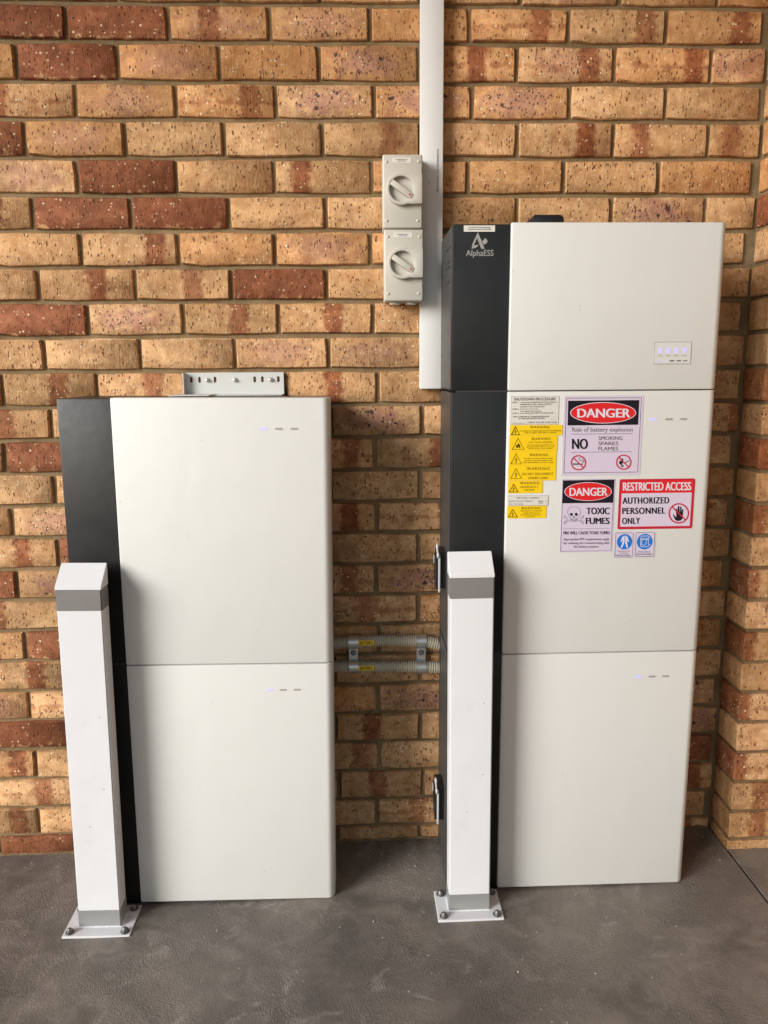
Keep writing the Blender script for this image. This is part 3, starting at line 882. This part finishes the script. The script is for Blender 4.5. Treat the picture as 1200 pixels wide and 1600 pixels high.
# toxic fumes sign
s = sheet('danger_sign', 'smaller DANGER sign reading TOXIC FUMES with a skull and crossbones', 'sign', .4335, .5598, .9180, 1.0945, 'lilac', group='danger signs on the tower')
k = Ink(quad_map([(52, 783), (467, 780), (440, 1358), (28, 1362)], (.4357, .5573, .9205, 1.0919)))
k.stroke([(52, 783), (467, 780), (440, 1358), (28, 1362)], 3, 'grey_ink', 0, True)
k.poly([(52, 786), (468, 781), (459, 966), (43, 969)], 'ink', .0001)
k.disc(254, 875, 193, 75, 'white_ink', .0003); k.disc(254, 875, 188, 71, 'red', .0005)
k.text('DANGER', 102, 844, 412, 909, 'white_ink', bold=.036, lift=.0008, res=4)
k.text('TOXIC', 240, 1005, 429, 1059, 'ink', bold=.042, res=4)
k.text('FUMES', 234, 1087, 429, 1139, 'ink', bold=.042, res=4)
# skull: outline, sockets, nose, jaw, crossed bones
k.stroke([(95, 1068), (86, 1045), (90, 1022), (104, 1006), (126, 998), (152, 998), (176, 1006), (190, 1022), (194, 1045), (184, 1068), (170, 1080), (166, 1096), (150, 1106), (128, 1106), (112, 1096), (108, 1080)], 2.6, 'grey_ink', .0001, True)
for q in (-1, 1):
    k.poly([(138 + q * 8, 1052), (138 + q * 20, 1046), (138 + q * 33, 1054), (138 + q * 30, 1066), (138 + q * 18, 1074), (138 + q * 9, 1066)], 'ink', .0001)
    k.disc(138 + q * 4, 1080, 3, 7, 'ink', .0001, 10)
    k.stroke([(138 + q * 50, 1088), (138 + q * 68, 1078), (138 + q * 78, 1066), (138 + q * 82, 1074), (138 + q * 80, 1084), (138 + q * 55, 1098)], 2.4, 'grey_ink', .0001)
    k.stroke([(138 + q * 34, 1104), (138 + q * 64, 1122), (138 + q * 66, 1134), (138 + q * 74, 1136), (138 + q * 78, 1122), (138 + q * 46, 1100)], 2.4, 'grey_ink', .0001)
    k.stroke([(138 + q * 2, 1120), (138 + q * 30, 1112), (138 + q * 34, 1104)], 2.4, 'grey_ink', .0001)
for q in (-18, -9, 0, 9, 18):
    k.stroke([(138 + q, 1090), (138 + q, 1104)], 2, 'grey_ink', .0001)
k.stroke([(112, 1098), (126, 1112), (150, 1112), (166, 1098)], 2.2, 'grey_ink', .0001)
k.stroke([(52, 1177), (434, 1174)], 2, 'grey_ink')
k.text('FIRE WILL CAUSE TOXIC FUMES', 51, 1198, 430, 1223, 'ink', bold=.022)
k.text('Appropriate PPE requirements apply', 52, 1253, 426, 1277, 'grey_ink', bold=.006)
k.text('for entering the room/working with', 52, 1284, 424, 1308, 'grey_ink', bold=.006)
k.text('the battery systems', 135, 1314, 338, 1338, 'grey_ink', bold=.006)
k.build('printing', YF - .0010, s)

# restricted access sign
s = sheet('restricted_access_sign', 'red bordered RESTRICTED ACCESS sign with a crossed-out black hand', 'sign', .5701, .7509, .9721, 1.0926, 'lilac', r=.004)
k = Ink()
k.rframe(.5701, .9721, .7509, 1.0926, .0045, .0062, 'dark_red', 0)
k.rect(.5745, 1.0590, .7465, 1.0885, 'red', .0003)
k.f = quad_map([(513, 775), (1128, 770), (1100, 1180), (490, 1180)], (.5701, .7509, .9721, 1.0926))
k.text('RESTRICTED ACCESS', 538, 800, 1094, 867, 'white_ink', bold=.045, lift=.0006, res=4)
k.text('AUTHORIZED', 534, 921, 915, 973, 'ink', bold=.040, space=1.1, res=4)
k.text('PERSONNEL', 531, 1004, 883, 1056, 'ink', bold=.040, space=1.1, res=4)
k.text('ONLY', 529, 1086, 676, 1137, 'ink', bold=.040, space=1.1, res=4)
k.poly([(962, 1108), (954, 1092), (944, 1066), (948, 1062), (958, 1072), (968, 1086), (972, 1080), (968, 1020), (974, 1016), (980, 1022), (983, 1046), (984, 1000), (991, 994), (998, 1000), (999, 1044), (1002, 1044), (1004, 1000), (1010, 998), (1015, 1004), (1014, 1048), (1019, 1022), (1026, 1018), (1029, 1024), (1026, 1066), (1022, 1098), (1012, 1112), (992, 1118), (974, 1116)], 'ink', .0001)
k.ring(992, 1055, 84, 84, 11, 'dark_red', .0003, 44)
k.stroke([(992 - 56, 1055 - 56), (992 + 56, 1055 + 56)], 10, 'dark_red', .0003)
k.build('printing', YF - .0010, s)

# two small blue mandatory pictograms on one sheet
s = sheet('protective_clothing_sticker', 'small sticker pair of blue discs for clothing and face shield', 'sticker', .5640, .6640, .9017, .9661, 'lilac')
k = Ink(quad_map([(465, 1205), (802, 1200), (800, 1415), (465, 1418)], (.5640, .6640, .9017, .9661)))
for (a, b, c, d) in ((476, 1213, 619, 1410), (641, 1212, 792, 1406)):
    k.stroke([(a + 6, b), (c - 6, b), (c, b + 6), (c, d - 6), (c - 6, d), (a + 6, d), (a, d - 6), (a, b + 6)], 3, 'grey_ink', 0, True)
k.disc(550, 1285, 62, 62, 'blue', .0001); k.disc(714, 1284, 64, 64, 'blue', .0001)
k.poly([(538, 1238), (548, 1234), (548, 1290), (532, 1334), (520, 1332), (534, 1284), (534, 1262), (524, 1288), (516, 1284), (528, 1248)], 'white_ink', .0003)
k.poly([(564, 1238), (554, 1234), (554, 1290), (568, 1334), (580, 1332), (568, 1284), (568, 1262), (578, 1288), (586, 1284), (574, 1248)], 'white_ink', .0003)
k.stroke([(682, 1246), (690, 1238), (740, 1238), (750, 1246), (744, 1268), (742, 1300), (756, 1308), (744, 1322), (712, 1328), (684, 1322), (680, 1260)], 4, 'white_ink', .0003, True)
k.stroke([(682, 1258), (744, 1258)], 4, 'white_ink', .0003); k.stroke([(684, 1268), (742, 1268)], 4, 'white_ink', .0003)
k.stroke([(690, 1270), (692, 1306), (706, 1316), (722, 1308), (728, 1270)], 3.5, 'white_ink', .0003)
k.text('PROTECTIVE', 497, 1358, 596, 1367, 'grey_ink'); k.text('CLOTHING', 510, 1374, 584, 1383, 'grey_ink'); k.text('MUST BE WORN', 484, 1391, 604, 1402, 'grey_ink', bold=.01)
k.text('FACE SHIELD', 662, 1362, 762, 1373, 'grey_ink'); k.text('MUST BE WORN', 650, 1381, 774, 1394, 'grey_ink', bold=.01)
k.build('printing', YF - .0010, s)

# white shutdown procedure notice
s = sheet('shutdown_notice', 'white SHUTDOWN PROCEDURE notice at the top of the sticker column', 'sticker', .3084, .4202, 1.2229, 1.2881, 'white_label')
k = Ink(quad_map([(100, 103), (517, 103), (498, 345), (95, 345)], (.3084, .4202, 1.2229, 1.2881)))
k.stroke([(101, 105), (515, 105), (497, 343), (96, 343)], 2, 'soft_ink', 0, True)
k.text('SHUTDOWN PROCEDURE', 124, 117, 484, 140, 'grey_ink', bold=.01, res=3)
for (a, y, b, tx) in ((110, 152, 166, 'STEP 1:'), (180, 152, 492, 'Turn off the INVERTER AC ISOLATOR or'), (180, 170, 452, 'INVERTER SUPPLY MAIN SWITCH'), (180, 188, 384, 'located in the Switchboard'), (110, 209, 166, 'STEP 2:'), (176, 209, 330, 'Isolate the PV Array:'), (176, 226, 360, 'Turn off the DC isolators'), (110, 244, 166, 'STEP 3:'), (176, 244, 460, 'Turn off the BATTERY DC ISOLATOR')):
    k.text(tx, a, y - 2, b, y + 9, 'grey_ink', bold=.004)
k.text('STEP 4: TURN OFF AC OPERATION ISOLATOR', 116, 271, 424, 282, 'grey_ink', bold=.012)
k.text('TO TURN OFF BACKUP CIRCUITS', 158, 287, 384, 298, 'grey_ink', bold=.012)
k.stroke([(436, 283), (484, 282)], 1.5, 'soft_ink'); k.stroke([(436, 303), (484, 302)], 1.5, 'soft_ink')
k.text('Contact Number:', 104, 326, 224, 336, 'soft_ink'); k.text('OMEG SOLAR 0100 0478', 236, 320, 484, 334, 'grey_ink')
k.build('printing', YF - .0010, s)

def triangle(k, cx, yt, yb, hw, w, mat, sym):
    k.stroke([(cx, yt), (cx + hw, yb), (cx - hw, yb)], w, mat, .0001, True)
    m = (yb - yt)
    if sym == 'bolt':
        k.poly([(cx + 4, yt + m * .30), (cx - 11, yt + m * .58), (cx - 1, yt + m * .58), (cx - 6, yt + m * .80), (cx - 11, yt + m * .76), (cx - 3, yt + m * .92), (cx + 5, yt + m * .78), (cx, yt + m * .80), (cx + 9, yt + m * .52), (cx - 1, yt + m * .53)], mat, .0001)
    else:
        k.poly([(cx - 16, yt + m * .86), (cx - 20, yt + m * .68), (cx - 10, yt + m * .55), (cx - 6, yt + m * .66), (cx + 2, yt + m * .40), (cx + 16, yt + m * .62), (cx + 20, yt + m * .86), (cx + 4, yt + m * .86), (cx + 6, yt + m * .68), (cx - 4, yt + m * .86)], mat, .0001)
WARN = [
 ('yellow WARNING label about isolators, widest and topmost of the yellow stack', [(92, 350), (540, 348), (533, 438), (90, 438)], (.3075, .4298, 1.1976, 1.2218), (138, 362, 430, 34, 6, 'bolt'), 'brown_ink',
  [('WARNING', 262, 356, 428, 378, .02), ('PV ARRAY D.C. ISOLATORS DO NOT DE-ENERGISE', 176, 393, 528, 405, .006), ('THE PV ARRAY AND ARRAY CABLING', 216, 409, 486, 421, .012)]),
 ('yellow WARNING label with a flame in its triangle', [(88, 440), (500, 440), (490, 570), (83, 570)], (.3067, .4194, 1.1617, 1.1972), (160, 462, 555, 50, 4, 'flame'), 'brown_ink',
  [('WARNING', 274, 455, 436, 479, .012), ('ARC FLASH HAZARD', 250, 490, 455, 503, .004), ('ARC FLASH RISK ASSOCIATED WITH', 235, 515, 470, 525, 0), ('BATTERY SHORT CIRCUIT. DO NOT', 235, 531, 465, 541, 0), ('OPEN OR WORK ON LIVE EQUIPMENT', 243, 547, 455, 557, 0)]),
 ('yellow WARNING label on voltage, directly below the flame label', [(83, 572), (490, 570), (483, 695), (80, 698)], (.3064, .4182, 1.1269, 1.1614), (144, 592, 680, 45, 4, 'bolt'), 'brown_ink',
  [('WARNING', 257, 592, 414, 615, .014), ('BATTERY VOLTAGE IS PRESENT WHEN', 212, 629, 456, 639, 0), ('BATTERY IS ISOLATED FROM SYSTEM', 216, 646, 448, 656, 0), ('CABLES REMAIN ENERGISED TO BATTERY TERMINALS', 200, 663, 466, 673, 0)]),
 ('yellow WARNING label reading DO NOT DISCONNECT UNDER LOAD', [(78, 698), (487, 696), (480, 822), (75, 822)], (.3058, .4185, 1.0921, 1.1267), (143, 718, 803, 46, 4, 'bolt'), 'brown_ink',
  [('WARNING', 234, 708, 430, 733, .024), ('DO NOT DISCONNECT', 196, 755, 460, 776, 0), ('UNDER LOAD', 246, 790, 411, 811, 0)]),
 ('short yellow WARNING label for hazardous voltage, just above the white battery supply label', [(75, 825), (370, 826), (367, 930), (73, 930)], (.3059, .3876, 1.0622, 1.0914), (122, 853, 918, 38, 6, 'bolt'), 'brown_ink',
  [('WARNING', 176, 832, 341, 856, .012), ('HAZARDOUS D.C.', 176, 869, 334, 884, .006), ('VOLTAGE', 212, 895, 298, 910, .006)]),
 ('yellow WARNING label at the bottom of the sticker column, below the white battery supply label', [(70, 1040), (403, 1038), (398, 1143), (66, 1145)], (.3054, .3983, 1.0020, 1.0316), (115, 1068, 1131, 38, 6, 'bolt'), 'brown_ink',
  [('WARNING', 187, 1046, 352, 1068, .012), ('MULTIPLE D.C. SOURCES', 178, 1075, 366, 1086, 0), ('TURN OFF ALL D.C.', 202, 1092, 348, 1103, 0), ('ISOLATORS TO ISOLATE', 180, 1109, 352, 1120, 0), ('EQUIPMENT', 224, 1126, 306, 1136, 0)])]
for i, (lab, px, rc, tri, im, lines) in enumerate(WARN):
    s = sheet('warning_label', lab, 'sticker', *rc, 'yellow', th=.0009, group='yellow warning labels on the tower')
    k = Ink(quad_map(px, rc))
    cx, yt, yb, hw, w, sym = tri
    triangle(k, cx, yt, yb, hw, w, im, sym)
    for q, (tx, a, b, c, d, bo) in enumerate(lines):
        k.text(tx, a, b, c, d, im, bold=0, res=3 if q == 0 else 2, space=1.3 if q == 0 else 1.12)
    k.build('printing', YF - .0013, s)
s = sheet('battery_supply_label', 'white BATTERY SUPPLY label between two yellow warning labels', 'sticker', .3061, .4020, 1.0320, 1.0568, 'white_label', th=.0009)
k = Ink(quad_map([(75, 950), (418, 948), (415, 1035), (70, 1040)], (.3061, .4020, 1.0320, 1.0568)))
k.stroke([(76, 951), (416, 949), (413, 1034), (71, 1038)], 2, 'soft_ink', 0, True)
k.text('BATTERY SUPPLY', 150, 962, 342, 978, 'soft_ink', bold=.004)
k.text('SHORT CIRCUIT CURRENT:', 82, 992, 282, 1003, 'soft_ink', bold=.006); k.text('D.C. VOLTAGE:', 82, 1016, 206, 1028, 'soft_ink', bold=.006)
k.text('30.8', 330, 993, 372, 1004, 'ink'); k.text('192', 338, 1009, 368, 1021, 'ink'); k.text('A', 396, 989, 404, 998, 'ink'); k.text('V', 396, 1012, 403, 1022, 'soft_ink')
k.build('printing', YF - .0013, s)
s = sheet('isolator_label', 'little white label stuck on the charcoal strip above the silver mark', 'sticker', .1965, .2661, 1.6505, 1.6638, 'white_label', y=-.2362)
k = Ink()
k.text('TO ISOLATE THE INVERTER', .207, 1.6605, .2555, 1.6582, 'grey_ink', bold=.01); k.text('USE BOTH AC AND DC ISOLATORS', .205, 1.6565, .2575, 1.6542, 'grey_ink', bold=.01)
k.build('printing', -.2372, s)

# ---------------------------------------------------------------- bollards
BX, BYF, BYB = .0508, -.3200, -.2700
bol = thing('bollard', '', 'bollard', (0, -.2965, 0), group='white steel bollards in front of the cabinets')
bm = new()
prism(bm, [(BYF, .0065), (BYF, .860), (BYB, .860), (BYB, .0065)], 'x', -BX, BX)
post_b = bm
bmesh.ops.bevel(bm, geom=[e for e in bm.edges if abs(e.verts[0].co.z - e.verts[1].co.z) > .1], offset=.0025, segments=2, affect='EDGES')
obj('post', bm, 'bollard', bol)
bm = new()
prism(bm, [(BYF, .862), (BYF, .8685), (BYB, .9125), (BYB, .862)], 'x', -BX - .0012, BX + .0012, .0012, 1)
obj('cap', bm, 'bollard', bol)
def loop_band(z0, z1, t):
    bm = new()
    o_ = [(-BX - t, BYF - t), (BX + t, BYF - t), (BX + t, BYB + t), (-BX - t, BYB + t)]
    prism(bm, o_, 'z', z0, z1)
    bmesh.ops.bevel(bm, geom=[e for e in bm.edges if abs(e.verts[0].co.z - e.verts[1].co.z) > .01], offset=.0025, segments=2, affect='EDGES')
    return bm
obj('reflective_band', loop_band(.8128, .8612, .0006), 'band', bol)
obj('sleeve', loop_band(.0062, .0505, .0010), 'steel', bol)
bm = new()
box(bm, -.081, .081, -.3535, -.2440, 0, .006, .0008, 1)
obj('base_plate', bm, 'bollard', bol)
bm = new()
o_ = [(-BX - .001, BYF - .001), (BX + .001, BYF - .001), (BX + .001, BYB + .001), (-BX - .001, BYB + .001)]
rw = random.Random(3); pth = []
for i in range(4):
    a, b = Vector(o_[i]), Vector(o_[(i + 1) % 4])
    m = int((b - a).length / .004)
    pth += [(*(a + (b - a) * q / m), .0062) for q in range(m)]
sweep(bm, pth, [rw.uniform(.0014, .0024) for _ in pth], 7, closed=True)
obj('weld_bead', bm, 'bollard', bol)
for px in (-.066, .066):
    for py in (-.340, -.2585):
        bm = new()
        cyl(bm, (px, py, .0072), 'z', .0108, .0022, 20, .0006)
        cyl(bm, (px, py, .0115), 'z', .0080, .0065, 6, .0010)
        dome(bm, (px, py, .0145), 'z', .0058, .8)
        obj('anchor_bolt', bm, 'bolt', bol)
b2 = copy_tree(bol)
for o, xb, xt in ((bol, -.6935, -.6815), (b2, .2178, .2138)):
    o.location = (xb, -.2965, fz(xb) - .0009)
    o.rotation_euler = (0, math.atan((xt - xb) / .85), 0)
bol['label'] = 'white square bollard bolted down in front of the shorter cabinet'
b2['label'] = 'white square bollard bolted down in front of the tall tower'

# ---------------------------------------------------------------- cable duct and isolator switches
duct = thing('cable_duct', 'white square cable duct running down the wall beside the tower', 'duct', (.144, -.016, 1.302))
bm = new(); box(bm, .1168, .1712, -.024, -.0005, 1.302, 2.978, .001, 1)
obj('duct_base', bm, 'duct', duct)
bm = new(); box(bm, .1160, .1720, -.0305, -.0235, 1.3015, 2.977, .002, 2)
lid = obj('duct_lid', bm, 'duct', duct)
k = Ink(); k.text('WARNING DC VOLTAGE', .1568, 1.8775, .1612, 1.7780, 'grey_ink', turn=True, bold=.01, lift=0)
k.build('printing', -.0310, lid)

SW = .0471
sw = thing('isolator_switch', '', 'switch', (0, -.002, 0), group='grey rotary isolator switches on the wall')
# local frame: centre at x=0, bottom at z=0, height .1665
bm = new(); box(bm, -SW, SW, -.050, -.001, .0, .1665, .003, 2); obj('back_box', bm, 'switch', sw)
bm = new(); box(bm, -SW - .0005, SW + .0005, -.0785, -.0515, -.0005, .167, .004, 3); face = obj('front_cover', bm, 'switch', sw)
DC = (-.0035, .0868)
# raised ring with its tab to the right, open in the middle
out = arc(DC[0], DC[1], .0365, 66, 294, 22)
zt, zb_ = DC[1] + .0365 * math.sin(R(66)), DC[1] + .0365 * math.sin(R(294))
outline = out + [(.022, zb_ - .0005 + .0), (SW - .001, zb_), (SW - .001, zt), (.022, zt)]
hole = arc(DC[0], DC[1], .0285, 0, 350, 35)
bm = new(); plate_holes(bm, outline, [hole], -.0925, -.0785)
bm.normal_update()
es = [e for e in bm.edges if all(abs(v.co.y + .0925) < 1e-5 for v in e.verts) and len(e.link_faces) == 2 and abs(e.link_faces[0].normal.dot(e.link_faces[1].normal)) < .5]
bmesh.ops.bevel(bm, geom=es, offset=.0024, segments=2, profile=.5, affect='EDGES')
obj('dial_surround', bm, 'switch', sw)
bm = new(); cyl(bm, (DC[0], -.0795, DC[1]), 'y', .0287, .002, 36); obj('dial_dish', bm, 'switch', sw)
bm = new()
b = bmesh.new(); box(b, -.0295, .0295, -.0945, -.0795, -.0068, .0068, .0022, 2)
add(bm, b, Matrix.Translation(Vector((DC[0] + .001, 0, DC[1] - .001))) @ Matrix.Rotation(R(34), 4, 'Y'))
hd = obj('handle', bm, 'knob', sw)
a = R(-34)
bm = new(); cyl(bm, (DC[0] + .001 + .0225 * math.cos(a), -.0947, DC[1] - .001 + .0225 * math.sin(a)), 'y', .0022, .0008, 12); obj('red_mark', bm, 'dark_red', hd)
for sx, sz in ((-.038, .150), (.038, .150), (-.038, .017), (.036, .017)):
    bm = new(); dome(bm, (sx, -.0786, sz), 'y', .0036, .5, 12); obj('screw', bm, 'knob', sw)
bm = new(); box(bm, -.0245, .021, -.0792, -.078, .1475, .1595, .0003, 1); pl = obj('label_plate', bm, 'white_label', sw)
for px in (-.02, .02):
    bm = new(); cyl(bm, (px, -.045, -.003), 'z', .0135, .007, 20, .001); obj('blanking_plug', bm, 'white_label', sw)
sw2 = copy_tree(sw)
for o, x, z, tx in ((sw, .0702, 1.6856, ('INVERTER AC', 'ISOLATOR')), (sw2, .0724, 1.5160, ('ALTERNATIVE SUPPLY', 'AC ISOLATOR'))):
    o.location = (x, -.002, z)
    k = Ink()
    k.text(tx[0], -.0155, .1560, .0120, .1540, 'grey_ink', bold=.01, lift=0); k.text(tx[1], -.0115, .1525, .0085, .1505, 'grey_ink', bold=.01, lift=0)
    pr = k.build('printing', -.0795, None)
    pr.parent = [c for c in o.children if c.name.startswith('label_plate')][0]
    lp = pr.parent
    pr.location = Vector(pr.location) + WP[pr] * 0 - (Vector((0, -.002, 0)) + lp.location) + Vector((0, 0, 0))
sw['label'] = 'upper grey rotary isolator switch beside the white duct'
sw2['label'] = 'lower grey rotary isolator switch beside the white duct'

# ---------------------------------------------------------------- wall bracket on top of the shorter cabinet
br = thing('wall_bracket', 'pale slotted steel angle bracket fixing the shorter cabinet to the wall', 'bracket', (-.357, -.02, 1.289))
def capsule(cx, cz, r, h):
    return arc(cx, cz + h, r, 0, 180, 6) + arc(cx, cz - h, r, 180, 360, 6)
holes = [capsule(x, 1.3285, .0034, .0042) for x in (-.4676, -.4470, -.4075, -.3065, -.2870, -.2461)]
bm = new()
plate_holes(bm, [(-.4829, 1.2905), (-.2325, 1.2905), (-.2325, 1.3462), (-.4829, 1.3462)], holes, -.010, -.0075)
box(bm, -.4829, -.2325, -.075, -.0075, 1.2893, 1.2915)
box(bm, -.4852, -.4829, -.030, -.0075, 1.2893, 1.3462, .0006, 1)
obj('angle_plate', bm, 'bracket', br)
bm = new(); box(bm, -.4990, -.4020, -.13, -.02, 1.2905, 1.2930, .0006, 1); obj('top_tab', bm, 'bracket', br)
for x in (-.4271, -.3571, -.2658):
    bm = new()
    cyl(bm, (x, -.0112, 1.3274), 'y', .0062, .002, 16); cyl(bm, (x, -.0140, 1.3274), 'y', .0046, .005, 6, .0008); dome(bm, (x, -.0165, 1.3274), 'y', .0034, .8)
    obj('bolt', bm, 'zinc', br)

# ---------------------------------------------------------------- flexible conduits between the cabinets
def lerp_path(pts, x):
    for (a, za), (b, zb) in zip(pts, pts[1:]):
        if a <= x <= b:
            t = (x - a) / (b - a); return za + (zb - za) * (t * t * (3 - 2 * t) * .5 + t * .5)
    return pts[-1][1]
TUBES = [('upper grey corrugated conduit between the cabinets with a yellow BATTERY tag', [(-.30, .6215), (-.1125, .6215), (.0192, .6258), (.1234, .6222), (.165, .6135), (.20, .603), (.30, .59)], 1),
         ('lower grey corrugated conduit between the cabinets with a yellow BATTERY tag', [(-.30, .5538), (-.1137, .5536), (.0186, .5512), (.1236, .5478), (.169, .545), (.30, .538)], 0)]
CY, CR = -.0225, .0165
for lab, pts, up in TUBES:
    path, rad = [], []
    x = -.28; st = .0052
    while x < .28:
        for q, rr in ((0, CR), (.0030, CR), (.0035, CR - .0055), (.0060, CR - .0055)):
            path.append((x + q, CY, lerp_path(pts, x + q))); rad.append(rr)
        x += .0064
    bm = new(); sweep(bm, path, rad, 18)
    zc = lerp_path(pts, -.03)
    c = obj('flexible_conduit', bm, 'flex', None, (-.0, CY, zc), smooth=60)
    tag(c, lab, 'conduit', 'corrugated conduits between the cabinets')
    bm = new()
    xa, xb = (-.0515, -.0075) if up else (-.0505, -.0090)
    z1 = lerp_path(pts, (xa + xb) / 2)
    n = 6
    prof = [(CY - (CR + .0005) * math.cos(R(q)), z1 + (CR + .0005) * math.sin(R(q))) for q in [(-22 + 44 * i / n) + 4 for i in range(n + 1)]]
    prof2 = [(CY - (CR + .0014) * math.cos(R(q)), z1 + (CR + .0014) * math.sin(R(q))) for q in [(-22 + 44 * i / n) + 4 for i in range(n + 1)]]
    prism(bm, prof + prof2[::-1], 'x', xa, xb)
    tg = obj('battery_tag', bm, 'yellow', c)
    k = Ink(); k.text('BATTERY', xa + .005, z1 + .0055, xb - .005, z1 - .0022, 'brown_ink', bold=.012, lift=0)
    k.build('printing', CY - CR - .0020, tg)
for i, (cx, zu, zl, lab) in enumerate(((-.0640, lerp_path(TUBES[0][1], -.064), lerp_path(TUBES[1][1], -.064), 'galvanised double saddle clip holding the conduits nearest the shorter cabinet'),
                                       (.1215, lerp_path(TUBES[0][1], .1215), lerp_path(TUBES[1][1], .1215), 'galvanised double saddle clip holding the conduits nearest the tower'))):
    s = thing('saddle_clip', lab, 'clip', (cx, -.01, (zu + zl) / 2), group='galvanised saddle clips on the conduits')
    for zc in (zu, zl):
        prof = [(CY - (CR + .0008) * math.cos(R(q)), zc + (CR + .0008) * math.sin(R(q))) for q in range(-110, 111, 10)]
        prof2 = [(CY - (CR + .0026) * math.cos(R(q)), zc + (CR + .0026) * math.sin(R(q))) for q in range(-110, 111, 10)]
        bm = new(); prism(bm, prof + prof2[::-1], 'x', cx - .0132, cx + .0132)
        obj('strap', bm, 'zinc', s)
    zm = (zu + zl) / 2
    bm = new(); box(bm, cx - .0128, cx + .0128, -.018, -.0145, zl + CR + .002, zu - CR - .001, .0006, 1)
    box(bm, cx - .0128, cx + .0128, -.0145, -.0005, zl + CR + .004, zl + CR + .007)
    obj('plate', bm, 'zinc', s)
    bm = new(); cyl(bm, (cx, -.0190, zm + .002), 'y', .0078, .0018, 18); cyl(bm, (cx, -.0220, zm + .002), 'y', .0056, .005, 6, .001)
    obj('bolt', bm, 'bolt', s)
